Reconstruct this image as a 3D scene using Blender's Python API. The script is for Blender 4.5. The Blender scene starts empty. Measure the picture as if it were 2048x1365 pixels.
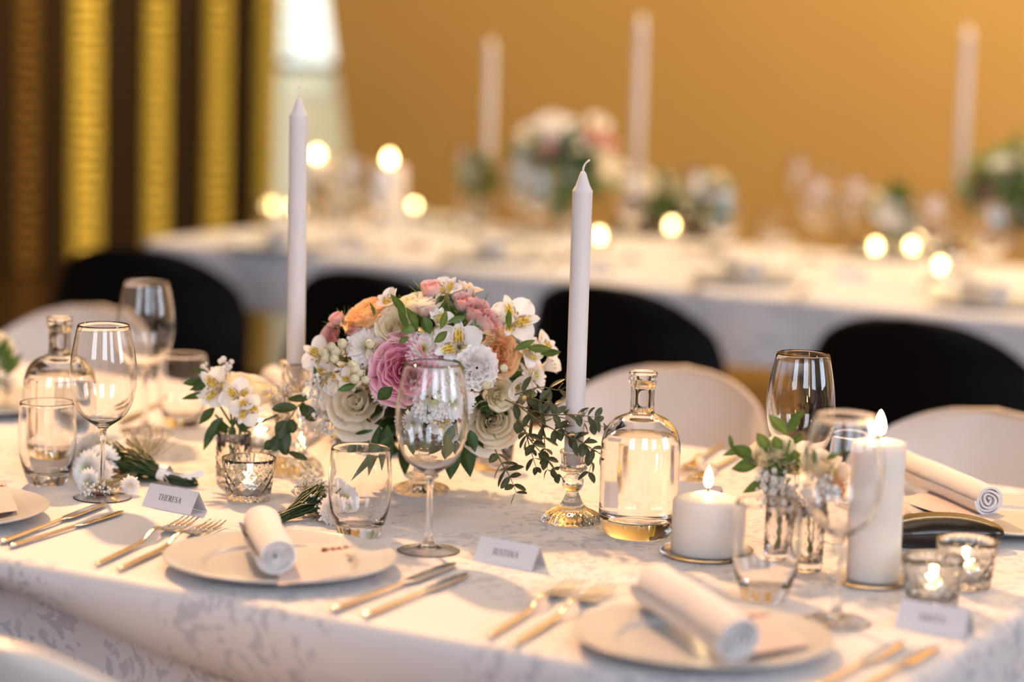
import bpy, math, random
from mathutils import Vector, Matrix
from math import sin, cos, pi, radians, sqrt, atan2

SC = bpy.context.scene
COL = SC.collection
PI = pi
# ------------------------------------------------------------------ camera
TZ = 0.75                       # height of the laid table
CAMH = 0.60                     # lens height above the table top
FPX, PITCH, ROLL = 4836.0, radians(7.73), radians(1.7)
FW = Vector((0, cos(PITCH), -sin(PITCH)))
RT = Vector((1, 0, 0))
UPV = Vector((0, sin(PITCH), cos(PITCH)))
CX = RT * cos(ROLL) + UPV * sin(ROLL)
CY = UPV * cos(ROLL) - RT * sin(ROLL)
cam_d = bpy.data.cameras.new('camera')
cam = bpy.data.objects.new('camera', cam_d)
COL.objects.link(cam)
cam.matrix_world = Matrix(((CX.x, CY.x, -FW.x, 0), (CX.y, CY.y, -FW.y, 0), (CX.z, CY.z, -FW.z, TZ + CAMH), (0, 0, 0, 1)))
cam_d.lens = 85
cam_d.sensor_width = 36
cam_d.clip_start = 0.05
cam_d.clip_end = 100
cam_d.dof.use_dof = True
cam_d.dof.focus_distance = 2.86
cam_d.dof.aperture_fstop = 1.8
SC.camera = cam

# ------------------------------------------------------------------ render look and light
SC.view_settings.view_transform = 'Standard'
SC.view_settings.look = 'None'
SC.view_settings.exposure = 0.14
SC.view_settings.gamma = 1.0
SC.view_settings.use_curve_mapping = False
cy = SC.cycles
cy.max_bounces = 14
cy.diffuse_bounces = 4
cy.glossy_bounces = 4
cy.transmission_bounces = 12
cy.transparent_max_bounces = 12
cy.caustics_reflective = False
cy.caustics_refractive = True
cy.blur_glossy = 0.6
cy.sample_clamp_indirect = 18.0
cy.use_denoising = True
cy.use_adaptive_sampling = True
cy.adaptive_threshold = 0.02

W = bpy.data.worlds.new('world')
SC.world = W
W.use_nodes = True
wb = W.node_tree.nodes['Background']
wb.inputs[0].default_value = (0.80, 0.95, 1.0, 1)
wb.inputs[1].default_value = 1.3

def area(name, loc, target, sx, sy, power, color, spread=None):
    d = bpy.data.lights.new(name, 'AREA')
    d.shape = 'RECTANGLE'; d.size = sx; d.size_y = sy; d.energy = power; d.color = color
    if spread: d.spread = radians(spread)
    o = bpy.data.objects.new(name, d); COL.objects.link(o)
    o.location = loc
    o.rotation_euler = (Vector(target) - Vector(loc)).to_track_quat('-Z', 'Y').to_euler()
    return o
# the warm hall lamp behind the tables that throws the crisp shadows towards the camera
area('warm_hall_lamp', (-1.75, 7.0, 4.85), (0.1, 2.7, TZ), 0.26, 0.26, 46, (1.0, 0.52, 0.22), spread=52)
# added warm fill that brightens the golden wall, not a known fixture
area('wall_fill_light', (1.9, 6.2, 4.7), (2.2, 8.3, 1.3), 4.0, 0.4, 385, (1.0, 0.72, 0.40))
area('ceiling_lamp', (0.5, 2.9, 4.9), (0.5, 2.9, 0), 3.2, 2.6, 40, (1.0, 0.79, 0.62))

# ------------------------------------------------------------------ helpers
TH = radians(-29.5)
UX, UY = cos(TH), sin(TH)
NX, NY = -sin(TH), cos(TH)
def tn(t, n, z=0.0):
    return Vector((t*UX + n*NX, t*UY + n*NY, z))
def ray(x, y):
    return FW*FPX + CX*(x-1024) + CY*(682.5-y)
def T(x, y, z=0.0):
    """point of the horizontal plane z above the table seen at that place of the photo"""
    r = ray(x, y)
    return r*((z-CAMH)/r.z) + Vector((0, 0, CAMH+TZ))
def at(x, y, Y):
    r = ray(x, y)
    return r*(Y/r.y) + Vector((0, 0, CAMH+TZ))

def nodes_of(m):
    m.use_nodes = True
    nt = m.node_tree
    return nt, nt.nodes['Principled BSDF']
def pm(name, color, rough=0.5, metal=0.0, trans=0.0, ior=1.45, sss=0.0, sssr=(1, .6, .4), sss_scale=0.01, emis=None, estr=0, spec=0.5, sheen=0, coat=0):
    m = bpy.data.materials.new(name)
    nt, b = nodes_of(m)
    b.inputs['Base Color'].default_value = (*color, 1)
    b.inputs['Roughness'].default_value = rough
    b.inputs['Metallic'].default_value = metal
    b.inputs['Transmission Weight'].default_value = trans
    b.inputs['IOR'].default_value = ior
    b.inputs['Specular IOR Level'].default_value = spec
    if sss:
        b.inputs['Subsurface Weight'].default_value = sss
        b.inputs['Subsurface Radius'].default_value = sssr
        b.inputs['Subsurface Scale'].default_value = sss_scale
    if emis:
        b.inputs['Emission Color'].default_value = (*emis, 1)
        b.inputs['Emission Strength'].default_value = estr
    if sheen: b.inputs['Sheen Weight'].default_value = sheen
    if coat: b.inputs['Coat Weight'].default_value = coat
    return m
def N(nt, t, **kw):
    n = nt.nodes.new(t)
    for k, v in kw.items():
        setattr(n, k, v)
    return n
def noise_bump(m, scale, strength, dist=0.001, detail=3):
    nt = m.node_tree; b = nt.nodes['Principled BSDF']
    tc = N(nt, 'ShaderNodeTexCoord'); no = N(nt, 'ShaderNodeTexNoise'); bu = N(nt, 'ShaderNodeBump')
    no.inputs['Scale'].default_value = scale; no.inputs['Detail'].default_value = detail
    bu.inputs['Strength'].default_value = strength; bu.inputs['Distance'].default_value = dist
    nt.links.new(tc.outputs['Object'], no.inputs['Vector'])
    nt.links.new(no.outputs['Fac'], bu.inputs['Height'])
    nt.links.new(bu.outputs['Normal'], b.inputs['Normal'])
def attr_color(m, name='Col'):
    nt = m.node_tree; b = nt.nodes['Principled BSDF']
    a = N(nt, 'ShaderNodeAttribute'); a.attribute_name = name
    nt.links.new(a.outputs['Color'], b.inputs['Base Color'])
    return a

M = {}
M['glass'] = pm('clear_glass', (1, 1, 1), 0.0, trans=1.0, ior=1.47)
M['thick_glass'] = pm('pressed_glass', (0.985, 0.99, 0.98), 0.02, trans=1.0, ior=1.48)
M['water'] = pm('water', (0.99, 0.99, 0.98), 0.0, trans=1.0, ior=1.33)
M['wax'] = pm('white_wax', (0.73, 0.685, 0.67), 0.42, sss=0.25, sssr=(1, .75, .55), sss_scale=0.012)
M['wax_soft'] = pm('cream_wax', (0.76, 0.71, 0.66), 0.4, sss=0.8, sssr=(1, .62, .3), sss_scale=0.02)
M['wick'] = pm('wick', (0.55, 0.50, 0.45), 0.9)
M['burnt_wick'] = pm('burnt_wick', (0.03, 0.02, 0.02), 0.9)
M['flame'] = pm('flame', (1, .8, .4), 0.5, emis=(1.0, 0.72, 0.36), estr=38)
M['flame_far'] = pm('flame_of_tealight', (1, .8, .4), 0.5, emis=(1.0, 0.66, 0.26), estr=30)
M['alu'] = pm('aluminium', (0.8, 0.78, 0.74), 0.25, metal=1)
M['steel'] = pm('polished_steel', (0.72, 0.68, 0.63), 0.14, metal=1)
M['china'] = pm('white_china', (0.56, 0.56, 0.55), 0.2, spec=0.4)
M['napkin'] = pm('napkin_linen', (0.71, 0.68, 0.67), 0.9, sheen=0.2)
noise_bump(M['napkin'], 60, 0.35, 0.002)
M['paper'] = pm('white_paper', (0.70, 0.675, 0.70), 0.85)
noise_bump(M['paper'], 900, 0.15, 0.0003)
M['paper_pink'] = pm('menu_paper', (0.60, 0.51, 0.49), 0.85)
M['ink'] = pm('grey_ink', (0.10, 0.075, 0.07), 0.8)
M['ink_red'] = pm('wine_ink', (0.20, 0.07, 0.07), 0.8)
M['ink_pale'] = pm('pale_ink', (0.55, 0.45, 0.42), 0.9)
M['chair_white'] = pm('white_shell', (0.66, 0.61, 0.56), 0.35)
M['chair_black'] = pm('black_shell', (0.004, 0.003, 0.003), 0.6, spec=0.12)
M['chair_wood'] = pm('beech_leg', (0.45, 0.27, 0.13), 0.5)
M['chair_metal'] = pm('dark_leg', (0.03, 0.03, 0.03), 0.4, metal=0.5)
M['case'] = pm('case_lacquer', (0.014, 0.009, 0.006), 0.28, spec=0.5, coat=0.2)
M['ribbon'] = pm('satin_ribbon', (0.86, 0.84, 0.84), 0.4, sheen=0.3)
M['petal'] = pm('petal', (1, 1, 1), 0.6, spec=0.25); attr_color(M['petal'])
M['leaf'] = pm('leaf', (1, 1, 1), 0.42, spec=0.45); attr_color(M['leaf'])
M['wood_table'] = pm('table_wood', (0.30, 0.18, 0.09), 0.5)

def add_translucent(m, w):
    nt = m.node_tree; b = nt.nodes['Principled BSDF']; out = nt.nodes['Material Output']
    at_ = [n for n in nt.nodes if n.type == 'ATTRIBUTE'][0]
    tr = N(nt, 'ShaderNodeBsdfTranslucent'); mx = N(nt, 'ShaderNodeMixShader'); mx.inputs[0].default_value = w
    nt.links.new(at_.outputs['Color'], tr.inputs['Color'])
    nt.links.new(b.outputs[0], mx.inputs[1]); nt.links.new(tr.outputs[0], mx.inputs[2])
    nt.links.new(mx.outputs[0], out.inputs['Surface'])
add_translucent(M['petal'], 0.20)
add_translucent(M['leaf'], 0.15)

def damask(name):
    m = bpy.data.materials.new(name); nt, b = nodes_of(m)
    tc = N(nt, 'ShaderNodeTexCoord')
    def nz(scale, det, dist, off=0.0):
        mp = N(nt, 'ShaderNodeMapping'); mp.inputs['Location'].default_value = (off, off*1.7, off*.6)
        n = N(nt, 'ShaderNodeTexNoise'); n.inputs['Scale'].default_value = scale; n.inputs['Detail'].default_value = det; n.inputs['Distortion'].default_value = dist
        nt.links.new(tc.outputs['Object'], mp.inputs['Vector']); nt.links.new(mp.outputs[0], n.inputs['Vector'])
        return n
    a = nz(11, 0.8, 5.5); c = nz(22, 0.6, 3.2, 3.3); d = nz(5.0, 0, 0.5, 1.2)
    def step(n, lo, hi):
        r = N(nt, 'ShaderNodeMapRange'); r.inputs['From Min'].default_value = lo; r.inputs['From Max'].default_value = hi
        nt.links.new(n.outputs['Fac'], r.inputs['Value']); return r
    s1, s2, s3 = step(a, .505, .53), step(c, .47, .50), step(d, .40, .46)
    m1 = N(nt, 'ShaderNodeMath', operation='MULTIPLY'); m2 = N(nt, 'ShaderNodeMath', operation='MULTIPLY')
    nt.links.new(s1.outputs[0], m1.inputs[0]); nt.links.new(s2.outputs[0], m1.inputs[1])
    nt.links.new(m1.outputs[0], m2.inputs[0]); nt.links.new(s3.outputs[0], m2.inputs[1])
    mix = N(nt, 'ShaderNodeMix', data_type='RGBA')
    mix.inputs[6].default_value = (0.665, 0.635, 0.635, 1); mix.inputs[7].default_value = (0.49, 0.475, 0.505, 1)
    nt.links.new(m2.outputs[0], mix.inputs[0]); nt.links.new(mix.outputs[2], b.inputs['Base Color'])
    rr = N(nt, 'ShaderNodeMapRange'); rr.inputs['To Min'].default_value = 0.55; rr.inputs['To Max'].default_value = 0.85
    nt.links.new(m2.outputs[0], rr.inputs['Value']); nt.links.new(rr.outputs[0], b.inputs['Roughness'])
    b.inputs['Sheen Weight'].default_value = 0.25
    b.inputs['Specular IOR Level'].default_value = 0.25
    w = nz(3.2, 3, 0.4, 7.0); bu = N(nt, 'ShaderNodeBump'); bu.inputs['Strength'].default_value = 0.5; bu.inputs['Distance'].default_value = 0.02
    nt.links.new(w.outputs['Fac'], bu.inputs['Height']); nt.links.new(bu.outputs[0], b.inputs['Normal'])
    return m
M['cloth'] = damask('damask_cloth')

class MB:
    def __init__(s):
        s.v = []; s.f = []; s.m = []; s.c = []; s.col = (1, 1, 1)
    def add(s, vs, fs, mat=0, cols=None):
        b = len(s.v)
        s.v += [tuple(p) for p in vs]
        s.c += (cols if cols else [s.col]*len(vs))
        for f in fs:
            s.f.append(tuple(i+b for i in f)); s.m.append(mat)
    def grid(s, fn, nu, nv, mat=0, colfn=None, wrap=False):
        vs, cs = [], []
        for i in range(nu+1):
            for j in range(nv if wrap else nv+1):
                vs.append(fn(i/nu, j/nv))
                cs.append(colfn(i/nu, j/nv) if colfn else s.col)
        w = nv if wrap else nv+1
        fs = []
        for i in range(nu):
            for j in range(nv):
                a = i*w+j; b = i*w+(j+1) % w
                fs.append((a, b, b+w, a+w))
        s.add(vs, fs, mat, cs)
    def box(s, x0, x1, y0, y1, z0, z1, mat=0, M4=None):
        vs = [Vector((x, y, z)) for z in (z0, z1) for y in (y0, y1) for x in (x0, x1)]
        if M4: vs = [M4 @ p for p in vs]
        s.add(vs, [(0, 2, 3, 1), (4, 5, 7, 6), (0, 1, 5, 4), (1, 3, 7, 5), (3, 2, 6, 7), (2, 0, 4, 6)], mat)
    def tube(s, pts, r, seg=6, mat=0, caps=True):
        pts = [Vector(p) for p in pts]
        n = len(pts); rs = r if isinstance(r, (list, tuple)) else [r]*n
        vs = []
        for i, p in enumerate(pts):
            d = (pts[min(i+1, n-1)]-pts[max(i-1, 0)])
            if d.length < 1e-9: d = Vector((0, 0, 1))
            d.normalize()
            a = d.orthogonal().normalized() if i == 0 else (prev - d*prev.dot(d)).normalized()
            prev = a; b = d.cross(a)
            for k in range(seg):
                t = 2*PI*k/seg
                vs.append(p + a*cos(t)*rs[i] + b*sin(t)*rs[i])
        fs = []
        for i in range(n-1):
            for k in range(seg):
                k2 = (k+1) % seg
                fs.append((i*seg+k, i*seg+k2, (i+1)*seg+k2, (i+1)*seg+k))
        if caps:
            fs.append(tuple(range(seg))[::-1]); fs.append(tuple((n-1)*seg+k for k in range(seg)))
        s.add(vs, fs, mat)
    def lathe(s, prof, seg=48, mat=0, mod=None, off=(0, 0, 0)):
        """profile of (r, z); closed at the axis where r = 0"""
        vs = []; idx = []
        for (r, z) in prof:
            if r < 1e-7:
                idx.append([len(vs)]); vs.append(Vector((off[0], off[1], z+off[2])))
            else:
                row = []
                for k in range(seg):
                    a = 2*PI*k/seg
                    rr = mod(r, z, a) if mod else r
                    row.append(len(vs)); vs.append(Vector((off[0]+rr*cos(a), off[1]+rr*sin(a), z+off[2])))
                idx.append(row)
        fs = []
        for i in range(len(idx)-1):
            A, B = idx[i], idx[i+1]
            for k in range(seg):
                k2 = (k+1) % seg
                if len(A) == 1 and len(B) == 1: continue
                if len(A) == 1: fs.append((A[0], B[k2], B[k]))
                elif len(B) == 1: fs.append((A[k], A[k2], B[0]))
                else: fs.append((A[k], A[k2], B[k2], B[k]))
        s.add(vs, fs, mat)
    def ball(s, c, r, seg=8, rings=5, mat=0, sc=(1, 1, 1)):
        c = Vector(c)
        pr = [(sin(PI*i/rings), -cos(PI*i/rings)) for i in range(rings+1)]
        vs = []; idx = []
        for (q, z) in pr:
            if q < 1e-6: idx.append([len(vs)]); vs.append(c+Vector((0, 0, z*r*sc[2])))
            else:
                row = []
                for k in range(seg):
                    a = 2*PI*k/seg; row.append(len(vs)); vs.append(c+Vector((q*cos(a)*r*sc[0], q*sin(a)*r*sc[1], z*r*sc[2])))
                idx.append(row)
        fs = []
        for i in range(rings):
            A, B = idx[i], idx[i+1]
            for k in range(seg):
                k2 = (k+1) % seg
                if len(A) == 1: fs.append((A[0], B[k2], B[k]))
                elif len(B) == 1: fs.append((A[k], A[k2], B[0]))
                else: fs.append((A[k], A[k2], B[k2], B[k]))
        s.add(vs, fs, mat)
    def mesh(s, name, mats, smooth=True):
        me = bpy.data.meshes.new(name)
        me.from_pydata(s.v, [], s.f)
        for m in (mats if isinstance(mats, (list, tuple)) else [mats]): me.materials.append(m)
        me.polygons.foreach_set('material_index', s.m)
        me.polygons.foreach_set('use_smooth', [smooth]*len(s.f))
        if any(c != (1, 1, 1) for c in s.c):
            ca = me.color_attributes.new('Col', 'FLOAT_COLOR', 'POINT')
            flat = []
            for c in s.c: flat += [c[0], c[1], c[2], 1.0]
            ca.data.foreach_set('color', flat)
        me.update()
        return me
    def build(s, name, mats, parent=None, smooth=True, angle=None):
        o = bpy.data.objects.new(name, s.mesh(name, mats, smooth))
        COL.objects.link(o)
        if parent: o.parent = parent
        if angle is not None: sharp(o, angle)
        return o
def sharp(o, deg):
    """keep edges above that angle crisp while the rest stays smooth"""
    import bmesh
    bm = bmesh.new(); bm.from_mesh(o.data)
    for e in bm.edges:
        if len(e.link_faces) == 2 and e.calc_face_angle(0) > radians(deg): e.smooth = False
    bm.to_mesh(o.data); bm.free()

def tag(o, label, cat, group=None, kind=None):
    if label: o['label'] = label
    if cat: o['category'] = cat
    if group: o['group'] = group
    if kind: o['kind'] = kind
    return o
def thing(name, label, cat, loc=(0, 0, 0), rz=0.0, group=None):
    o = bpy.data.objects.new(name, None); o.empty_display_size = 0.02
    COL.objects.link(o); o.location = loc; o.rotation_euler = (0, 0, rz)
    return tag(o, label, cat, group)
def copy_tree(o, loc=None, rz=None, label=None, group=None, scale=None, parent=None):
    c = o.copy(); COL.objects.link(c); c.parent = parent
    for ch in list(o.children): copy_tree(ch, parent=c)
    if loc is not None: c.location = loc
    if rz is not None: c.rotation_euler = (0, 0, rz)
    if label: c['label'] = label
    if group: c['group'] = group
    if scale: c.scale = (scale,)*3 if not isinstance(scale, tuple) else scale
    return c
def inst(me, name, parent, loc, d=(0, 0, 1), scale=1.0, spin=0.0, label=None):
    o = bpy.data.objects.new(name, me); COL.objects.link(o); o.parent = parent
    q = Vector(d).normalized().to_track_quat('Z', 'Y')
    from mathutils import Quaternion
    o.rotation_mode = 'QUATERNION'
    o.rotation_quaternion = q @ Quaternion((0, 0, 1), spin)
    o.location = loc; o.scale = (scale,)*3
    if label: o['label'] = label
    return o
def structure(o):
    o['kind'] = 'structure'; return o
def spline(pts, k=4):
    out = []
    P = [pts[0]]+list(pts)+[pts[-1]]
    for i in range(1, len(P)-2):
        p0, p1, p2, p3 = P[i-1], P[i], P[i+1], P[i+2]
        for j in range(k):
            t = j/k
            out.append(tuple(0.5*((2*b)+(-a+c)*t+(2*a-5*b+4*c-d)*t*t+(-a+3*b-3*c+d)*t**3) for a, b, c, d in zip(p0, p1, p2, p3)))
    out.append(tuple(pts[-1]))
    return [(max(q[0], 0.0),)+tuple(q[1:]) for q in out] if len(pts[0]) == 2 else out

# ------------------------------------------------------------------ the room
def gold_wall_mat():
    m = bpy.data.materials.new('golden_plaster'); nt, b = nodes_of(m)
    tc = N(nt, 'ShaderNodeTexCoord'); no = N(nt, 'ShaderNodeTexNoise'); no.inputs['Scale'].default_value = 0.9; no.inputs['Detail'].default_value = 4
    mix = N(nt, 'ShaderNodeMix', data_type='RGBA')
    mix.inputs[6].default_value = (0.46, 0.26, 0.066, 1); mix.inputs[7].default_value = (0.57, 0.345, 0.10, 1)
    nt.links.new(tc.outputs['Object'], no.inputs['Vector']); nt.links.new(no.outputs['Fac'], mix.inputs[0]); nt.links.new(mix.outputs[2], b.inputs['Base Color'])
    b.inputs['Roughness'].default_value = 0.5; b.inputs['Metallic'].default_value = 0.15
    return m
M['gold_wall'] = gold_wall_mat()
M['brown_wall'] = pm('dark_brown_slats', (0.045, 0.019, 0.004), 0.6, spec=0.2)
M['side_wall'] = pm('warm_plaster', (0.46, 0.37, 0.28), 0.8)
M['ceiling'] = pm('ceiling_paint', (0.42, 0.30, 0.18), 0.8)
M['frame'] = pm('window_frame_dark', (0.05, 0.035, 0.02), 0.5)
M['daylight'] = pm('daylight_pane', (1, 1, 1), 0.5, emis=(0.74, 0.83, 1.0), estr=9.0)
M['day_soft'] = pm('daylight_far_pane', (1, 1, 1), 0.5, emis=(0.86, 0.95, 0.90), estr=1.3)
M['day_dim'] = pm('garden_light_pane', (1, 1, 1), 0.5, emis=(0.55, 0.48, 0.26), estr=0.42)
M['day_mid'] = pm('hazy_daylight_pane', (1, 1, 1), 0.5, emis=(0.80, 0.84, 0.62), estr=0.50)
def floor_mat():
    m = bpy.data.materials.new('dark_polished_floor'); nt, b = nodes_of(m)
    tc = N(nt, 'ShaderNodeTexCoord'); br = N(nt, 'ShaderNodeTexBrick'); no = N(nt, 'ShaderNodeTexNoise')
    br.inputs['Scale'].default_value = 1.0; br.inputs['Brick Width'].default_value = 1.4; br.inputs['Row Height'].default_value = 0.14; br.inputs['Mortar Size'].default_value = 0.003
    br.inputs['Color1'].default_value = (0.045, 0.022, 0.009, 1); br.inputs['Color2'].default_value = (0.07, 0.035, 0.014, 1); br.inputs['Mortar'].default_value = (0.01, 0.006, 0.003, 1)
    nt.links.new(tc.outputs['Object'], br.inputs['Vector']); nt.links.new(br.outputs['Color'], b.inputs['Base Color'])
    b.inputs['Roughness'].default_value = 0.16
    return m
M['floor'] = floor_mat()
M['mesh_gold_shaded'] = pm('gold_mesh_screen_shaded', (0.33, 0.16, 0.03), 0.4, metal=0.6)  # gold mesh in a darker tone: the first screen's weaker light put into colour
M['mesh_gold'] = pm('gold_mesh_screen', (0.90, 0.63, 0.11), 0.35, metal=0.6, spec=0.8)

def wall(name, p0, p1, z0, z1, mat, thick=0.1, flip=1):
    mb = MB(); a = Vector(p0); b = Vector(p1); d = (b-a).normalized(); nn = Vector((-d.y, d.x, 0))*thick*flip
    vs = [a, b, b+nn, a+nn]
    mb.add([Vector((p.x, p.y, z)) for z in (z0, z1) for p in vs], [(0, 1, 5, 4), (1, 2, 6, 5), (2, 3, 7, 6), (3, 0, 4, 7), (0, 3, 2, 1), (4, 5, 6, 7)])
    return structure(mb.build(name, mat, smooth=False))
RX0, RX1, RY0, RY1, RH = -7.0, 9.0, -3.5, 12.6, 5.0
mb = MB(); mb.box(RX0, RX1, RY0, RY1, -0.1, 0); structure(mb.build('floor', M['floor'], smooth=False))
mb = MB(); mb.box(RX0, RX1, RY0, RY1, RH, RH+0.1); structure(mb.build('ceiling', M['ceiling'], smooth=False))
wall('wall_left', (RX0, RY0, 0), (RX0, RY1, 0), 0, RH, M['side_wall'], flip=1)
wall('wall_right', (RX1, RY0, 0), (RX1, RY1, 0), 0, RH, M['side_wall'], flip=-1)
wall('wall_front', (RX0, RY0, 0), (RX1, RY0, 0), 0, RH, M['side_wall'], flip=-1)
# golden wall behind the far table, with its canted left end
g0 = tn(-6.22, 8.35); gd = Vector((UX, UY, 0)); gn = Vector((NX, NY, 0))
mb = MB()
base = at(705, 430, 9.9); top = at(640, -40, 9.9)
def gpt(x, z):     # point of the wall plane n = 8.35 at image-independent x
    t = (x - 8.35*NX)/UX
    return tn(t, 8.35, z)
xb, xt = base.x, top.x
lean = (xt-xb)/(top.z-base.z)
def gx(z): return xb + lean*(z-base.z)
front = [gpt(gx(0), 0), tn(9.5, 8.35, 0), tn(9.5, 8.35, RH), gpt(gx(RH), RH)]
back = [p+gn*0.12 for p in front]
mb.add(front+back, [(0, 1, 2, 3), (5, 4, 7, 6), (0, 4, 5, 1), (1, 5, 6, 2), (2, 6, 7, 3), (3, 7, 4, 0)])
structure(mb.build('wall_back', M['gold_wall'], smooth=False))
# far screen wall: dark louvred piers and gold mesh screens between them
YS = 12.0
def xs(px, y=250): return at(px, y, YS).x
def screen_panel(px0, px1, idx):
    x0, x1 = xs(px0), xs(px1)
    mb = MB()
    nz = 190; nx = 6
    def fn(i, j):
        z = i*3.6
        ph = 2*PI*z/0.056
        bul = 0.035*abs(sin(ph/2))**0.7
        x = x0+(x1-x0)*j
        return Vector((x, YS-0.03-bul-0.006*sin(j*PI)*sin(ph*.5+j*4), z))
    mb.grid(fn, nz*4, nx)
    return structure(mb.build('trim_%d' % idx, M['mesh_gold_shaded' if idx == 1 else 'mesh_gold']))
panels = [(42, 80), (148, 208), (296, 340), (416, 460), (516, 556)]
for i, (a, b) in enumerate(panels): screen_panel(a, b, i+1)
def pier(px0, px1, idx):
    x0, x1 = xs(px0), xs(px1)
    mb = MB()
    def fn(i, j):
        z = i*RH; ph = z/0.056
        fr = ph-math.floor(ph)
        return Vector((x0+(x1-x0)*j, YS-0.10-0.012*fr, z))
    mb.grid(fn, 89*4, 1)
    mb.box(x0, x1, YS-0.098, YS, 0, RH)
    return structure(mb.build('wall_pier_%d' % idx, M['brown_wall'], smooth=False))
edges = [-420]+[e for p in panels for e in p]
for i in range(0, len(edges)-1, 2):
    pier(edges[i], edges[i+1], i//2+1)
wall('wall_far_left', (RX0, YS+0.05, 0), (xs(-400), YS+0.05, 0), 0, RH, M['brown_wall'])
mb = MB(); mb.box(xs(0)-0.3, xs(562), YS, YS+0.05, 0, RH); structure(mb.build('wall_far_backing', M['brown_wall'], smooth=False))
# the far window, bright above, dimmer garden light below
wx0, wx1 = xs(556), xs(760)
mb = MB()
zt = at(600, 122, YS).z; zm0 = at(600, 188, YS).z
mb.box(wx0, wx1, YS, YS+0.03, zt, RH, 0)
mb.box(wx0, wx1, YS, YS+0.03, zm0, zt-0.03, 2)
mb.box(wx0, wx1, YS, YS+0.03, 0, zm0, 2)
mb.box(wx0, wx1, YS-0.03, YS, zt-0.04, zt, 1)
mb.box(wx0, xs(578), YS-0.02, YS, 0, zt-0.05, 4)
mb.box(xs(578), xs(656), YS-0.02, YS, zm0+0.02, zt-0.06, 4)
for k in range(24):
    z = zt+0.05+k*0.075
    mb.box(wx0, xs(592), YS-0.05, YS-0.01, z, z+0.02, 3)
structure(mb.build('window_1', [M['day_soft'], M['frame'], M['day_dim'], M['mesh_gold'], M['day_mid']], smooth=False))
mb = MB(); mb.box(wx1, wx1+5, YS, YS+0.05, 0, RH); structure(mb.build('wall_far_right', M['side_wall'], smooth=False))
area('screen_fill_light', (-2.4, 10.4, 4.6), (-2.0, 12.0, 1.6), 2.6, 0.3, 135, (1.0, 0.80, 0.36))  # added fill on the gold screens, standing in for daylight through them
# windows behind the camera: tall panes divided by mullions
wi = 2
def tall_window(c, ang, w, z0, z1, npan, est=None):
    """window pane facing direction ang"""
    global wi
    mb = MB(); Mx = Matrix.Translation(Vector((c[0], c[1], 0))) @ Matrix.Rotation(ang, 4, 'Z')
    pw = w/npan
    for k in range(npan):
        x0 = -w/2+k*pw
        mb.box(x0+0.05, x0+pw-0.05, -0.02, 0.0, z0, z1, 0, Mx)
    mb.box(-w/2, w/2, -0.06, -0.02, z0-0.08, z1+0.08, 1, Mx)
    for k in range(npan+1):
        x0 = -w/2+k*pw
        mb.box(x0-0.05, x0+0.05, -0.02, 0.05, z0-0.08, z1+0.08, 1, Mx)
    structure(mb.build('window_%d' % wi, [M['daylight'], M['frame']], smooth=False)); wi += 1
tall_window((-3.6, RY0+0.08), 0, 2.4, 1.9, 4.8, 4)
tall_window((1.2, RY0+0.08), 0, 2.0, 1.9, 4.8, 3)
tall_window((5.2, RY0+0.08), 0, 2.4, 1.9, 4.8, 4)
tall_window((RX1-0.08, 1.0), PI/2, 3.2, 1.6, 4.7, 4)

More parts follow.
